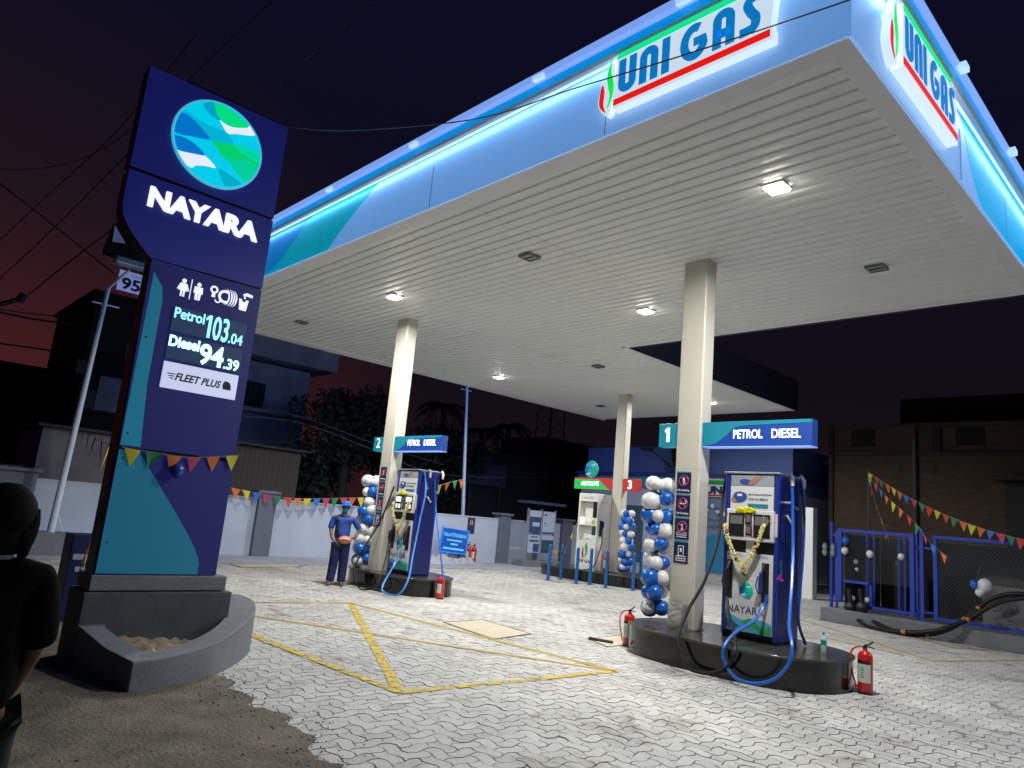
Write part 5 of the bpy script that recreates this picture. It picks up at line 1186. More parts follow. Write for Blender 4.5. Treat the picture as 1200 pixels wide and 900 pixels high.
# ------------------------------------------------------------------ buildings behind
BR = bpy.data.materials.new('dim brick'); BR.use_nodes = True; n = BR.node_tree; b = n.nodes['Principled BSDF']
tcn = n.nodes.new('ShaderNodeTexCoord'); mp = n.nodes.new('ShaderNodeMapping'); mp.inputs['Rotation'].default_value = (R(90), 0, R(90)); bt = n.nodes.new('ShaderNodeTexBrick')
bt.inputs['Color1'].default_value = (.14, .09, .062, 1); bt.inputs['Color2'].default_value = (.095, .064, .046, 1); bt.inputs['Mortar'].default_value = (.07, .06, .05, 1); bt.inputs['Scale'].default_value = 1
bt.inputs['Brick Width'].default_value = .24; bt.inputs['Row Height'].default_value = .085; bt.inputs['Mortar Size'].default_value = .008
sx_ = n.nodes.new('ShaderNodeSeparateXYZ'); cb = n.nodes.new('ShaderNodeCombineXYZ'); n.links.new(tcn.outputs['Object'], sx_.inputs[0]); n.links.new(sx_.outputs['Y'], cb.inputs['X']); n.links.new(sx_.outputs['Z'], cb.inputs['Y']); n.links.new(cb.outputs[0], bt.inputs[0])
n.links.new(bt.outputs[0], b.inputs['Base Color']); b.inputs['Roughness'].default_value = .9
BX = 26.0
bb = thing('brick_building', 'dim brown brick building with dark windows behind the blue cage', 'building', (BX+4, 4, 0))
G().box(BX, -12, 0, BX+9, 10.6, 5.85).build('wall', BR, bb, world=True)
g = G(); g.box(BX-.1, -12, 4.86, BX, 10.6, 4.98); g.box(BX-.1, -12, 5.80, BX+9, 10.7, 5.95); g.build('ledge', mat('dim ledge', (.06, .05, .045), .8), bb, world=True)
DK = mat('dark opening', (.004, .004, .005), .5)
for (a, b_, z0, z1) in ((9.84, 9.04, 5.19, 5.77), (6.58, 5.79, 5.19, 5.77), (8.77, 8.26, 4.25, 4.66), (7.65, 7.18, 4.25, 4.66), (3.2, 2.4, 5.19, 5.77)):
    G().box(BX-.03, b_, z0, BX-.003, a, z1).build('window', DK, bb, world=True)
G().box(BX-.05, -3, 0, BX-.003, 5.3, 4.05).build('doorway', DK, bb, world=True); G().box(BX-.6, -3.2, 4.06, BX-.002, 5.5, 4.2).build('door_canopy', mat('dim ledge', (.06, .05, .045), .8), bb, world=True)
g = G(); g.tube([(BX-.08, 7.75, 0), (BX-.08, 7.75, 5.9)], .05, 6); g.box(BX-.12, 7.0, 4.98, BX-.002, 7.25, 5.8); g.box(BX-.12, 10.45, 0, BX-.002, 10.6, 5.8); g.build('downpipe', mat('dim pipe', (.03, .028, .026), .7), bb, world=True)
G().box(BX+4, 3.5, 5.9, BX+9, 9.5, 7.6).build('roof_room', mat('dim render', (.035, .033, .033), .9), bb, world=True)
# dark sheds right of office
t = thing('dark_shed', 'very dark low shed between the office and the brick building', 'building', (29, 11, 0)); G().box(27, 9.5, 0, 32, 11.0, 4.6).build('wall', mat('shed dark', (.02, .02, .024), .8), t, world=True); G().box(26.7, 9.3, 4.6, 32.2, 11.15, 4.75).build('roof', mat('shed roof', (.03, .03, .04), .7), t, world=True)
# blue white house behind the wall on the left (behind pylon)
HY = 30.0
hs = thing('pale_house', 'pale blue white two storey house with projecting top behind the wall', 'building', (18, HY+3, 0))
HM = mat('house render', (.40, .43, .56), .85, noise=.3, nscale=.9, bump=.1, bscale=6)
def hx(px, py): return gy(px, py, HY)
xr = hx(362, 450).x; zt = hx(395, 400).z
HX0 = hx(215, 450).x
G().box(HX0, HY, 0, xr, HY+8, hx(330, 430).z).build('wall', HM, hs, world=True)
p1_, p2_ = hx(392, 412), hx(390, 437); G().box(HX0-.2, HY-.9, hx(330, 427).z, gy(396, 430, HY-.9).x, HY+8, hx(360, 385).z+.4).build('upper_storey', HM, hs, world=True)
a, b_ = hx(286, 445), hx(306, 480); G().box(a.x, HY-.05, b_.z, b_.x, HY-.003, a.z).build('window', DK, hs, world=True)
g = G()
for k in range(5): g.tube([(a.x+(b_.x-a.x)*k/4, HY-.09, b_.z), (a.x+(b_.x-a.x)*k/4, HY-.09, a.z)], .02, 5)
g.build('window_grille', FDARK, hs, world=True)
z_ = hx(330, 487).z; G().box(HX0, HY-.5, z_-.1, xr, HY-.002, z_+.1).build('sunshade', HM, hs, world=True)
# corrugated tan shed
TS = bpy.data.materials.new('tan sheet'); TS.use_nodes = True; n = TS.node_tree; b = n.nodes['Principled BSDF']; b.inputs['Base Color'].default_value = (.15, .12, .085, 1); b.inputs['Roughness'].default_value = .9
SHY = 24.0; t = thing('tin_shed', 'brown corrugated tin shed just above the white wall', 'building', (10, SHY+2, 0))
g = G(); xa, xb = gy(180, 560, SHY).x, gy(350, 560, SHY).x; zt = gy(300, 523, SHY).z; x = xa; vs = []
k = 0
while x < xb: vs += [(x, SHY+.018*math.sin(k*1.57), 0), (x, SHY+.018*math.sin(k*1.57), zt)]; x += .045; k += 1
g.add(vs, [(2*i, 2*i+2, 2*i+3, 2*i+1) for i in range(len(vs)//2-1)]); g.build('sheet_wall', TS, t, world=True)
G().box(xa, SHY+.06, 0, xb, SHY+5, zt-.02).build('body', mat('shed body', (.05, .045, .04), .9), t, world=True); G().box(xa-.2, SHY-.3, zt, xb+.2, SHY+5, zt+.06).build('roof', mat('shed roof2', (.08, .08, .09), .8), t, world=True)
a, b2 = gy(38, 560, 23), gy(150, 560, 23); t = thing('plaster_outhouse', 'low pale brown plastered outhouse behind the street light', 'building', ((a.x+b2.x)/2, 24, 0))
zt = gy(80, 503, 23).z; G().box(a.x, 23, 0, b2.x, 26, zt).build('wall', mat('stained plaster', (.34, .30, .26), .9, noise=.35, nscale=.8, bump=.2, bscale=8), t, world=True); G().box(a.x-.15, 22.8, zt, b2.x+.15, 26, zt+.08).build('roof', mat('shed roof2', (.08, .08, .09), .8), t, world=True)
# dark block left of pylon
def block(label, Y, px0, px1, ptop, m, d=6, ref=500, name='dark_house'):
    a, b_ = gy(px0, ref, Y), gy(px1, ref, Y); z_ = gy((px0+px1)/2, ptop, Y).z
    t = thing(name, label, 'building', ((a.x+b_.x)/2, Y+d/2, 0)); G().box(a.x, Y, 0, b_.x, Y+d, z_).build('wall', m, t, world=True, bevel=.02)
    G().box(a.x-.15, Y-.2, z_, b_.x+.15, Y+d, z_+.12).build('roof_slab', m, t, world=True)
    return t, a.x, b_.x, z_
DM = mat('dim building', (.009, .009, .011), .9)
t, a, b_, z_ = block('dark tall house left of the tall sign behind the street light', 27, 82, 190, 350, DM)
# stepped upper floor overhang and a patch of wall painted pale as if lit
p0, p1 = gy(118, 440, 26.9), gy(143, 485, 26.9); G().box(p0.x, 26.9, p1.z, p1.x, 26.98, p0.z).build('lit_wall_patch', mat('lit wall patch', (.22, .24, .3), .8, noise=.3, nscale=2), t, world=True)
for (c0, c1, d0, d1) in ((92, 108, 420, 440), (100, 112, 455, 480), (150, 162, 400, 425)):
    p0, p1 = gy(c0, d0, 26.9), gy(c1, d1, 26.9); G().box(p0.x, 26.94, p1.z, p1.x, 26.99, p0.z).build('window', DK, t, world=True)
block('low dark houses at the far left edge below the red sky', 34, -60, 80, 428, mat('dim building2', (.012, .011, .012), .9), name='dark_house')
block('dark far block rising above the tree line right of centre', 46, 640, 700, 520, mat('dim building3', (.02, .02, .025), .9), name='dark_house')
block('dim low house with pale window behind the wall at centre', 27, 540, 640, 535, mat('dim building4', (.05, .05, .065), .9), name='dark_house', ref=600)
a = gy(548, 540, 26.9); b2 = gy(590, 572, 26.9); t = thing('lit_hoarding', 'dim blue hoarding panel among the trees above the wall', 'hoarding', (a.x, 26.8, 0)); G().box(a.x, 26.78, b2.z, b2.x, 26.84, a.z).build('panel', mat('dim blue panel', (.10, .11, .22), .7), t, world=True); g = G(); g.tube([(a.x+.3, 26.85, 0), (a.x+.3, 26.85, b2.z)], .06, 6); g.tube([(b2.x-.3, 26.85, 0), (b2.x-.3, 26.85, b2.z)], .06, 6); g.build('post', FDARK, t, world=True)
# lit shopfront far left
c = gy(8, 572, 22); t = thing('lit_shop_sign', 'small yellow lit shop sign at the far left edge', 'sign', (c.x, 22, 0))
G().box(c.x-1, 22, c.z-.7, c.x+.25, 22.1, c.z+.6).build('board', mat('shop board', (.02, .02, .02), .6), t, world=True)
g = G(); rnd = random.Random(9)
for k in range(34): x, z_ = c.x+rnd.uniform(-.9, .2), c.z+rnd.uniform(-.6, .5); g.box(x, 21.98, z_, x+.07, 21.995, z_+.05, k % 3)
g.build('lights', [lit('shop y', (.5, .45, .05), .5), lit('shop g', (.1, .3, .1), .4), lit('shop w', (.4, .4, .4), .4)], t, world=True); g = G(); g.tube([(c.x-.3, 22.05, 0), (c.x-.3, 22.05, c.z-.7)], .06, 6); g.build('post', FDARK, t, world=True)

# ------------------------------------------------------------------ trees
LF = [mat('leaf dark', (.022, .038, .022), .7), mat('leaf mid', (.04, .06, .03), .7), mat('leaf dull', (.03, .042, .035), .7)]
BK = mat('bark', (.05, .04, .03), .9, noise=.3, nscale=8)
def tree(label, c, h, rw, rh, n_leaf, seed, lobes=9):
    rnd = random.Random(seed); t = thing('leafy_tree', label, 'tree', (c[0], c[1], 0), 0, 'trees behind the boundary wall')
    g = G(); cz = h-rh; g.tube([(0, 0, 0), (.1, 0, cz*.5), (0, .1, cz)], [.28, .22, .15], 8)
    L = []
    for k in range(lobes):
        a = rnd.uniform(0, 6.28); q_ = math.sqrt(rnd.random()); L.append((Vector((rw*.7*q_*math.cos(a), rw*.7*q_*math.sin(a), cz+rnd.uniform(-.5, .75)*rh)), rnd.uniform(.3, .5)*rw))
        g.tube([(0, 0, cz*.8), L[-1][0]*.5+Vector((0, 0, cz*.45)), L[-1][0]], [.12, .07, .03], 5)
    g.build('trunk', BK, t)
    g = G()
    for i in range(n_leaf):
        lc, lr = L[i % lobes]; d = Vector((rnd.gauss(0, 1), rnd.gauss(0, 1), rnd.gauss(0, .8))).normalized()*lr*rnd.random()**.45
        p = lc+d; u = Vector((rnd.gauss(0, 1), rnd.gauss(0, 1), rnd.gauss(0, 1))).normalized(); v = u.cross(Vector((rnd.gauss(0, 1), rnd.gauss(0, 1), rnd.gauss(0, 1)))).normalized(); s_ = rnd.uniform(.10, .19)
        g.add([p-u*s_, p+v*s_*.45, p+u*s_, p-v*s_*.45], [(0, 1, 2, 3)], i % 3)
    g.build('crown', LF, t, smooth=False)
def gyx(px, Y): p = gy(px, 560, Y); return (p.x, p.y)
tree('dark bushy tree right of the pale house', gyx(400, 25.5), 6.6, 2.9, 2.7, 3600, 1)
tree('dark rounded tree behind the second column', gyx(455, 27), 6.2, 2.9, 2.6, 3400, 2)
tree('low dark tree between second column and flag pole', gyx(520, 28), 5.9, 2.8, 2.4, 2600, 3)
tree('dark tree behind the flag pole at centre', gyx(575, 33), 6.4, 2.6, 2.3, 2200, 4)
tree('dark tree left of the poster stand beyond the wall', gyx(640, 30), 4.6, 3.0, 2.0, 2200, 5)
tree('small dark tree beside the pale house wall', gyx(345, 26.5), 3.4, 1.6, 1.3, 1300, 6)
def palm(label, c, h, seed):
    rnd = random.Random(seed); t = thing('palm_tree', label, 'palm tree', (c[0], c[1], 0), 0, 'palms behind the boundary wall')
    g = G(); g.tube(spline([(0, 0, 0), (.15, 0, h*.4), (.1, .1, h*.8), (0, .1, h)], 5), .15, 8); g.build('trunk', BK, t)
    g = G()
    for k in range(17):
        a = k*2.4; up_ = rnd.uniform(-.1, .9); L = rnd.uniform(1.9, 2.5); d = Vector((math.cos(a), math.sin(a), 0)); P = []
        for i in range(9): s_ = i/8; P.append(Vector((0, .1, h))+d*L*s_*(1-.15*s_)+ZP*(up_*s_-1.6*s_*s_*(1.1-.4*up_)))
        g.tube(P, [.03-.003*i for i in range(9)], 4)
        for i in range(1, 9):
            for j in range(3):
                q_ = P[i-1].lerp(P[i], j/3); w_ = Vector((-d.y, d.x, 0)); l_ = .55*(1-.5*abs(i/8-.45))
                for sg in (1, -1): tip = q_+w_*sg*l_*.75+d*.2-ZP*l_*.6; g.add([q_-d*.03, q_+d*.03, tip], [(0, 1, 2)])
    g.build('fronds', LF[0], t, smooth=False)
palm('tall palm tree left of the flag pole top', gyx(512, 36), 8.4, 1); palm('palm tree right of the flag pole with drooping fronds', gyx(592, 34), 7.6, 2); palm('shorter palm tree in the dark behind the flag pole', gyx(560, 38), 7.6, 3)
# lattice mast
c = gy(640, 560, 42); t = thing('lattice_mast', 'dark steel lattice mast rising behind the palms', 'mast', (c.x, 42, 0))
g = G(); h_ = 12.0
for sx2 in (-1, 1):
    for sy2 in (-1, 1): g.tube([(sx2*1.0, sy2*1.0, 0), (sx2*.8, sy2*.8, h_)], .06, 4)
for k in range(8):
    z0_, z1_ = k*1.5, k*1.5+1.5
    for s_ in (-1, 1): g.tube([(-.95, s_*.95, z0_), (.95, s_*.95, z1_)], .035, 4); g.tube([(.95, s_*.95, z0_), (-.95, s_*.95, z1_)], .035, 4)
g.build('frame', FDARK, t)

# ------------------------------------------------------------------ wires
def cable(label, pts, r, m, group='overhead cables'):
    P = spline(pts, 10); g = G(); g.tube(P, r, 5); c = P[0]; return tag(g.build('overhead_cable', m, loc=c), label, 'cable', group)
WB = mat('cable black', (.01, .01, .012), .6); WG = mat('cable grey', (.16, .19, .26), .4)
cable('thin pale cable sagging from the tall sign top across the canopy fascia', [at(322, 146, 8.1), at(370, 152, 7.6), at(430, 152, 7.0), at(560, 139, 6.1), at(672, 104, 5.4), at(800, 65, 4.9), at(995, 0, 4.5), at(1150, -60, 4.4)], .006, WG)
cable('faint cable rising right from the tall sign top edge', [at(325, 100, 14), at(435, 0, 12), at(500, -60, 11)], .010, WG)
cable('faint cable crossing the dark sky above the tall sign', [at(-20, 200, 26), at(120, 175, 24), at(320, 0, 20)], .012, WB)
cable('cable descending left from the tall sign to the pole insulator', [at(25, 352, 24), at(90, 300, 23), at(150, 255, 22)], .02, WB)
cable('long dark cable crossing the left sky from the top edge', [at(-20, 300, 24), at(60, 225, 22), at(140, 150, 20), at(230, 40, 18)], .014, WB)
cable('dark cable falling to the right over the left sky', [at(-20, 200, 24), at(60, 262, 24), at(135, 322, 24)], .022, WB)
cable('second dark cable over the red left sky', [at(-20, 345, 24), at(60, 270, 23), at(160, 170, 22)], .016, WB)
cable('upper of the paired cables low over the red sky', [at(-20, 360, 26), at(40, 368, 26), at(85, 372, 26)], .02, WB)
cable('lower of the paired cables low over the red sky', [at(-20, 362, 25), at(40, 374, 25), at(85, 380, 25)], .03, WB)
cable('lowest cable over the red sky above the far houses', [at(-20, 400, 30), at(40, 408, 30), at(110, 418, 30)], .03, WB)
cable('pale cable running right over the trees below the canopy', [gy(250, 480, 23), gy(340, 485, 23), gy(440, 520, 22), gy(520, 545, 22)], .009, WG)
cable('second pale cable over the trees below the canopy', [gy(250, 486, 23), gy(350, 495, 23), gy(440, 528, 22), gy(520, 556, 22), gy(640, 560, 24)], .009, WG)
cable('long cable crossing the dark sky from second column to third', [gy(440, 520, 24), gy(560, 526, 26), gy(700, 518, 30)], .016, WG)
g = G(); P = [at(-20, 362, 23), at(25, 350, 23)]; g.tube(P, .07, 6); g.tube([at(22, 353, 23), at(28, 345, 23)], .12, 6); 
P2 = at(-30, 360, 23); g.tube([(P2.x, P2.y, 0), (P2.x, P2.y, P2.z+.6)], .14, 8)
tag(g.build('utility_pole', WB, loc=(P2.x, P2.y, 0)), 'dark utility pole arm with insulator at the far left edge', 'utility pole')

# ------------------------------------------------------------------ people
def skin_mesh(name, verts, edges, mats, parent, root=0, sub=2, world=True):
    me = bpy.data.meshes.new(name); me.from_pydata([v[:3] for v in verts], edges, []); o = bpy.data.objects.new(name, me); COL.objects.link(o)
    mod = o.modifiers.new('s', 'SKIN'); mod.use_smooth_shade = True; mod.branch_smoothing = .5
    for i, v in enumerate(verts):
        d = me.skin_vertices[0].data[i]; r = v[3]; d.radius = (r if isinstance(r, tuple) else (r, r)); d.use_root = (i == root)
    ss = o.modifiers.new('u', 'SUBSURF'); ss.levels = sub; ss.render_levels = sub
    dg = bpy.context.evaluated_depsgraph_get(); m2 = bpy.data.meshes.new_from_object(o.evaluated_get(dg)); bpy.data.objects.remove(o)
    m2.name = name; m2.materials.clear(); m2.materials.append(mats)
    for p in m2.polygons: p.use_smooth = True; p.material_index = 0
    ob = bpy.data.objects.new(name, m2); COL.objects.link(ob); ob.parent = parent; return ob
def hand(verts, edges, wi, wp, d, side, palm_n, k=1., curl=.35):
    """fingers as separate chains from the palm; d = hand direction, side = towards the thumb, palm_n = palm normal"""
    d, side, palm_n = Vector(d).normalized(), Vector(side).normalized(), Vector(palm_n).normalized(); wp = Vector(wp)
    pc = len(verts); p = wp+d*.045*k; verts.append((*p, (.032*k, .018*k))); edges.append((wi, pc))
    pe = len(verts); p2 = wp+d*.085*k; verts.append((*p2, (.034*k, .015*k))); edges.append((pc, pe))
    for j, (off, L) in enumerate(((.030, .070), (.010, .078), (-.010, .074), (-.028, .058))):
        b0 = p2+side*off*k; last = pe
        for q_ in (.15, .5, 1.): 
            pt = b0+d*L*k*q_*math.cos(curl*q_)+palm_n*L*k*q_*math.sin(curl*q_); verts.append((*pt, .0085*k)); edges.append((last, len(verts)-1)); last = len(verts)-1
    b0 = wp+d*.03*k+side*.03*k; last = pc
    for q_ in (.3, .65, 1.): pt = b0+(side*.7+d*.7+palm_n*.25)*.06*k*q_; verts.append((*pt, .010*k)); edges.append((last, len(verts)-1)); last = len(verts)-1
def head_mesh(c, fwd, right, k=1., mat_=None, parent=None, name='head'):
    g = G(); return g

def person_attendant():
    f0 = gz(393, 686); t = thing('person', 'person in blue uniform and cap with hand on hip facing away from dispenser', 'person', (f0.x, f0.y, 0), 0)
    t['label'] = 'person in blue uniform shirt, navy trousers and blue cap, hand on hip'
    # frame: right = viewer's right, fw = away from the camera
    fw = Vector((f0.x, f0.y, 0)).normalized(); rt = Vector((fw.y, -fw.x, 0)); K = 1.64/1.75
    def L(a, b_, z): return rt*a*K+fw*b_*K+ZP*z*K      # local: a right, b away, z up
    def V(a, b_, z, r): return (*L(a, b_, z), r*K if not isinstance(r, tuple) else (r[0]*K, r[1]*K))
    body = [V(0, 0, .95, (.145, .11)), V(0, 0, 1.12, (.14, .105)), V(0, 0, 1.32, (.165, .11)), V(0, 0, 1.44, (.13, .085)), V(0, -.01, 1.52, .055), V(.01, -.02, 1.60, (.075, .085)), V(.01, -.02, 1.67, (.078, .09)),
            V(-.20, 0, 1.40, .06), V(-.25, -.03, 1.17, .045), V(-.20, -.16, .98, .035), V(-.15, -.20, .93, .026),
            V(.20, 0, 1.40, .06), V(.36, .02, 1.17, .046), V(.27, -.10, 1.02, .036), V(.20, -.13, 1.0, .026),
            V(-.09, 0, .88, .085), V(-.10, .0, .50, .06), V(-.13, .0, .09, .042), V(-.14, -.02, .05, .04), V(-.16, -.14, .03, .03),
            V(.09, 0, .88, .085), V(.10, .0, .50, .06), V(.10, .0, .09, .042), V(.10, -.02, .05, .04), V(.12, -.14, .03, .03)]
    ed = [(0, 1), (1, 2), (2, 3), (3, 4), (4, 5), (5, 6), (3, 7), (7, 8), (8, 9), (9, 10), (3, 11), (11, 12), (12, 13), (13, 14), (0, 15), (15, 16), (16, 17), (17, 18), (18, 19), (0, 20), (20, 21), (21, 22), (22, 23), (23, 24)]
    hand(body, ed, 14, L(.20, -.13, 1.0), L(-.9, -.2, -.35), L(0, -.3, .9), L(0, -.3, 0), K); hand(body, ed, 10, L(-.15, -.20, .93), L(.8, -.2, -.5), L(0, -.3, .9), L(0, .3, 0), K)
    skin_mesh('body', body, ed, SKIN, t)
    BLU = mat('uniform blue', (.018, .06, .30), .75, noise=.2, nscale=9, bump=.5, bscale=11); NVT = mat('uniform navy', (.008, .014, .085), .8, noise=.2, nscale=9, bump=.5, bscale=11)
    sh = [V(0, 0, .91, (.185, .14)), V(0, 0, 1.10, (.19, .145)), V(0, 0, 1.30, (.21, .145)), V(0, 0, 1.43, (.17, .11)), V(-.20, 0, 1.40, .082), V(-.245, -.02, 1.22, .072), V(-.25, -.03, 1.15, .07), V(.20, 0, 1.40, .082), V(.31, .015, 1.25, .072), V(.345, .02, 1.19, .07), V(0, -.005, 1.49, .07)]
    skin_mesh('shirt', sh, [(0, 1), (1, 2), (2, 3), (3, 4), (4, 5), (5, 6), (3, 7), (7, 8), (8, 9), (3, 10)], BLU, t)
    tr_ = [V(0, 0, .93, (.15, .12)), V(-.09, 0, .84, (.12, .125)), V(-.10, .0, .50, (.11, .105)), V(-.125, .0, .12, (.095, .095)), V(-.13, 0, .07, (.095, .10)), V(.09, 0, .84, (.12, .125)), V(.10, .0, .50, (.11, .105)), V(.10, .0, .12, (.095, .095)), V(.10, 0, .07, (.095, .10))]
    skin_mesh('trousers', tr_, [(0, 1), (1, 2), (2, 3), (3, 4), (0, 5), (5, 6), (6, 7), (7, 8)], NVT, t)
    g = G(); hc = L(.01, -.02, 1.665)
    for v in [1]: g.ball(hc+Vector((0, 0, .035)), .098*K, 0, 18, (1, 1.08, .8)); 
    q0 = hc-fw*.08+rt*.02+ZP*.03
    vs = []
    for i in range(9):
        a = R(-70+140*i/8); d = (-fw*math.cos(a)+rt*math.sin(a)); vs += [hc+d*.085+ZP*.035, hc+d*(.10+.075*math.cos(a))+ZP*.018, hc+d*(.10+.075*math.cos(a))+ZP*.010, hc+d*.085+ZP*.027]
    g.add(vs, [(4*i+k, 4*i+(k+1) % 4, 4*i+4+(k+1) % 4, 4*i+4+k) for i in range(8) for k in range(4)]); g.build('cap', mat('cap blue', (.02, .16, .6), .6), t)
    g = G(); g.ball(hc-ZP*.01+fw*.025, .088*K, 0, 16, (1, 1, .9)); g.build('hair', HAIR, t)
    # face: nose, mask under chin, ears, eyes
    g = G(); fd = -fw
    g.ball(hc+fd*.082-ZP*.025, .013, 0, 8, (.8, .8, 1.4))
    for s_ in (-1, 1): g.ball(hc+rt*s_*.073-ZP*.02, .016, 0, 8, (.5, .8, 1.4))
    g.build('nose_and_ears', SKIN, t)
    g = G()
    for s_ in (-1, 1): g.ball(hc+fd*.076+rt*s_*.028-ZP*.006, .0075, 0, 8)
    g.build('eyes', BLACK, t)
    g = G(); g.ball(hc+fd*.035-ZP*.085, .058, 0, 14, (1, 1, .75)); g.build('mask', mat('teal mask', (.02, .35, .42), .7), t)
    # collar and sleeve cuffs lighter
    g = G(); g.tube([L(.075*math.cos(a), .07*math.sin(a)-.01, 1.475+.012*math.sin(a)) for a in [k*math.pi/8 for k in range(16)]], .016*K, 6, close=True); g.build('collar', mat('teal trim', (.02, .32, .48), .6), t)
    g = G(); c_ = L(.348, .021, 1.185); ax = (L(.36, .02, 1.17)-L(.20, 0, 1.40)).normalized(); x_ = ax.cross(fw).normalized(); y_ = ax.cross(x_)
    g.tube([c_+x_*.068*K*math.cos(a)+y_*.068*K*math.sin(a) for a in [k*math.pi/8 for k in range(16)]], .008, 6, close=True); g.build('sleeve_trim', mat('teal trim', (.02, .32, .48), .6), t)
    for s_ in (-1, 1):
        g = G(); a_ = -.15 if s_ < 0 else .11; g.ball(L(a_, -.07, .045), .06, 0, 12, (.85, 1.0, .7)); g.ball(L(a_+s_*.01, -.15, .03), .045, 0, 12, (.9, 1.1, .6))
        g.build('shoe', mat('brown shoes', (.12, .05, .03), .5), t)
    g = G(); g.tube(spline([L(-.14, -.10, 1.44), L(-.13, -.14, 1.25), L(-.05, -.15, 1.05), L(.02, -.15, .98)], 5), .012, 6); g.build('shoulder_strap', BLACK, t)
    # waist bag: its own thing
    b0 = Vector((f0.x, f0.y, 0))+L(.07, -.20, .96)
    g = G()
    bag = thing('waist_bag', 'orange pink pouch held at the waist of the uniformed attendant', 'bag', b0)
    g.ball((0, 0, 0), .13, 0, 16, (1, 1, .62)); g.v = [rt*v.x*1.05+fw*v.y*.5+ZP*v.z for v in g.v]; g.build('pouch', mat('pouch orange', (.50, .17, .12), .5), bag)
    g = G(); g.tube([rt*-.10-fw*.065+ZP*.02, -fw*.075+ZP*.03, rt*.10-fw*.06+ZP*.02], .006, 5); g.build('zip', mat('zip pale', (.7, .6, .55), .4), bag)
person_attendant()

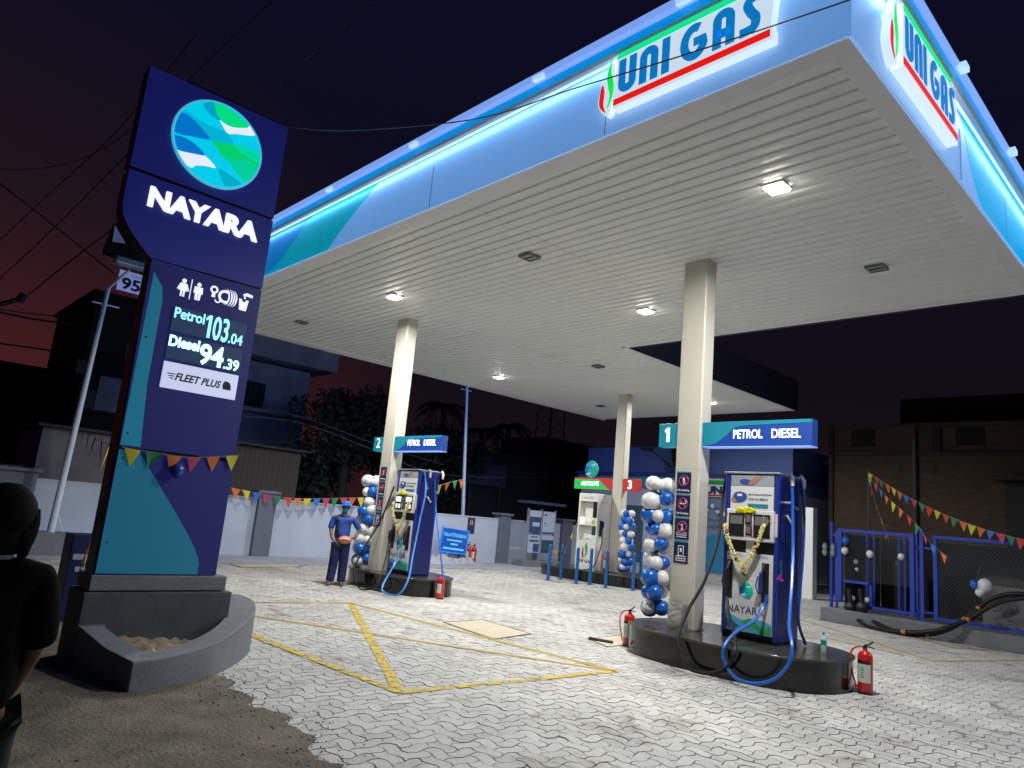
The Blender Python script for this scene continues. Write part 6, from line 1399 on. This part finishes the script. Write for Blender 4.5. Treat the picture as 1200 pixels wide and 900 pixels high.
def person_near():
    d0 = 3.1; c = at(-9, 640, d0); base = Vector((c.x, c.y, 0)); t = thing('person', 'person with dark hair in black t-shirt standing close at the left edge', 'person', base)
    fw = Vector((c.x, c.y, 0)).normalized(); rt = Vector((fw.y, -fw.x, 0)); K = 1.63/1.75
    def L(a, b_, z): return rt*a*K+fw*b_*K+ZP*z*K
    def V(a, b_, z, r): return (*L(a, b_, z), r*K if not isinstance(r, tuple) else (r[0]*K, r[1]*K))
    body = [V(0, 0, .95, (.15, .12)), V(0, 0, 1.12, (.14, .11)), V(0, 0, 1.30, (.16, .11)), V(0, 0, 1.42, (.12, .085)), V(.005, .01, 1.50, .058), V(.015, .02, 1.56, (.07, .08)), V(.015, .02, 1.62, (.07, .08)),
            V(-.19, 0, 1.38, .06), V(-.26, .0, 1.12, .045), V(-.24, .10, .88, .035), V(-.23, .16, .80, .026),
            V(.17, .02, 1.38, .06), V(.20, .03, 1.12, .046), V(.14, .16, .92, .036), V(.10, .22, .86, .026),
            V(-.09, 0, .88, .09), V(-.10, .02, .50, .065), V(-.11, 0, .09, .045), V(-.11, .12, .03, .035), V(.09, 0, .88, .09), V(.10, .02, .50, .065), V(.10, 0, .09, .045), V(.11, .12, .03, .035)]
    ed = [(0, 1), (1, 2), (2, 3), (3, 4), (4, 5), (5, 6), (3, 7), (7, 8), (8, 9), (9, 10), (3, 11), (11, 12), (12, 13), (13, 14), (0, 15), (15, 16), (16, 17), (17, 18), (0, 19), (19, 20), (20, 21), (21, 22)]
    hand(body, ed, 14, L(.10, .22, .86), L(-.3, .6, -.6), L(-.7, 0, .2), L(0, .3, .4), K); hand(body, ed, 10, L(-.23, .16, .80), L(.1, .5, -.8), L(.7, .2, 0), L(0, 0, 1), K)
    skin_mesh('body', body, ed, SKIN, t)
    BLK = mat('black cotton', (.002, .002, .0022), .95, spec=.08, noise=.3, nscale=10, bump=.5, bscale=10); DG = mat('dark green trousers', (.007, .012, .009), .9, noise=.3, nscale=10, bump=.5, bscale=10)
    sh = [V(0, 0, .82, (.19, .15)), V(0, 0, 1.10, (.18, .14)), V(0, 0, 1.30, (.185, .135)), V(0, 0, 1.42, (.15, .10)), V(-.19, 0, 1.38, .085), V(-.24, 0, 1.20, .085), V(-.255, 0, 1.12, .085), V(.17, .02, 1.38, .085), V(.195, .03, 1.18, .082), V(.20, .03, 1.10, .08), V(0, 0, 1.47, .075)]
    skin_mesh('tshirt', sh, [(0, 1), (1, 2), (2, 3), (3, 4), (4, 5), (5, 6), (3, 7), (7, 8), (8, 9), (3, 10)], BLK, t)
    tr_ = [V(0, 0, .93, (.16, .13)), V(-.09, 0, .84, (.115, .12)), V(-.10, .02, .50, (.10, .10)), V(-.11, 0, .08, (.09, .09)), V(.09, 0, .84, (.115, .12)), V(.10, .02, .50, (.10, .10)), V(.10, 0, .08, (.09, .09))]
    skin_mesh('trousers', tr_, [(0, 1), (1, 2), (2, 3), (0, 4), (4, 5), (5, 6)], DG, t)
    hc = L(.015, .02, 1.60); rnd = random.Random(3)
    g = G(); g.ball(hc+ZP*.006-fw*.012, .101, 0, 28, (1, 1.05, 1.12)); g.ball(hc-fw*.045-ZP*.065, .080, 0, 22, (1.05, .8, 1.1)); [g.tube(spline([hc+rt*.09*math.cos(a)-fw*.03+ZP*.03, hc+rt*.098*math.cos(a)-fw*(.05+.03*abs(math.sin(a)))-ZP*.05, hc+rt*.075*math.cos(a)-fw*.07-ZP*(.13+.02*math.sin(5*a))], 3), [.016]*3+[.013]*3+[.006], 5) for a in [math.pi*k/13 for k in range(14)]]; g.v = [hc+(v-hc)*(1+rnd.uniform(-.012, .012)) for v in g.v]
    g.build('hair', HAIR, t)
    g = G(); fd = (fw*.8+rt*.6).normalized(); g.ball(hc+fd*.088-ZP*.02, .015, 0, 8, (.8, .8, 1.4)); g.ball(hc+rt*.085-ZP*.02-fw*.01, .018, 0, 8, (.5, .9, 1.5)); g.build('nose_and_ear', SKIN, t)
    g = G(); g.tube([L(.085*math.cos(a), .08*math.sin(a), 1.455) for a in [k*math.pi/8 for k in range(16)]], .008, 5, close=True); g.build('collar', mat('pale collar', (.3, .3, .36), .6), t)
    for s_ in (-1, 1): G().ball(L(.105*s_, .05, .045), .07, 0, 12, (.8, 1.5, .6)).build('shoe', BLACK, t)
person_near()
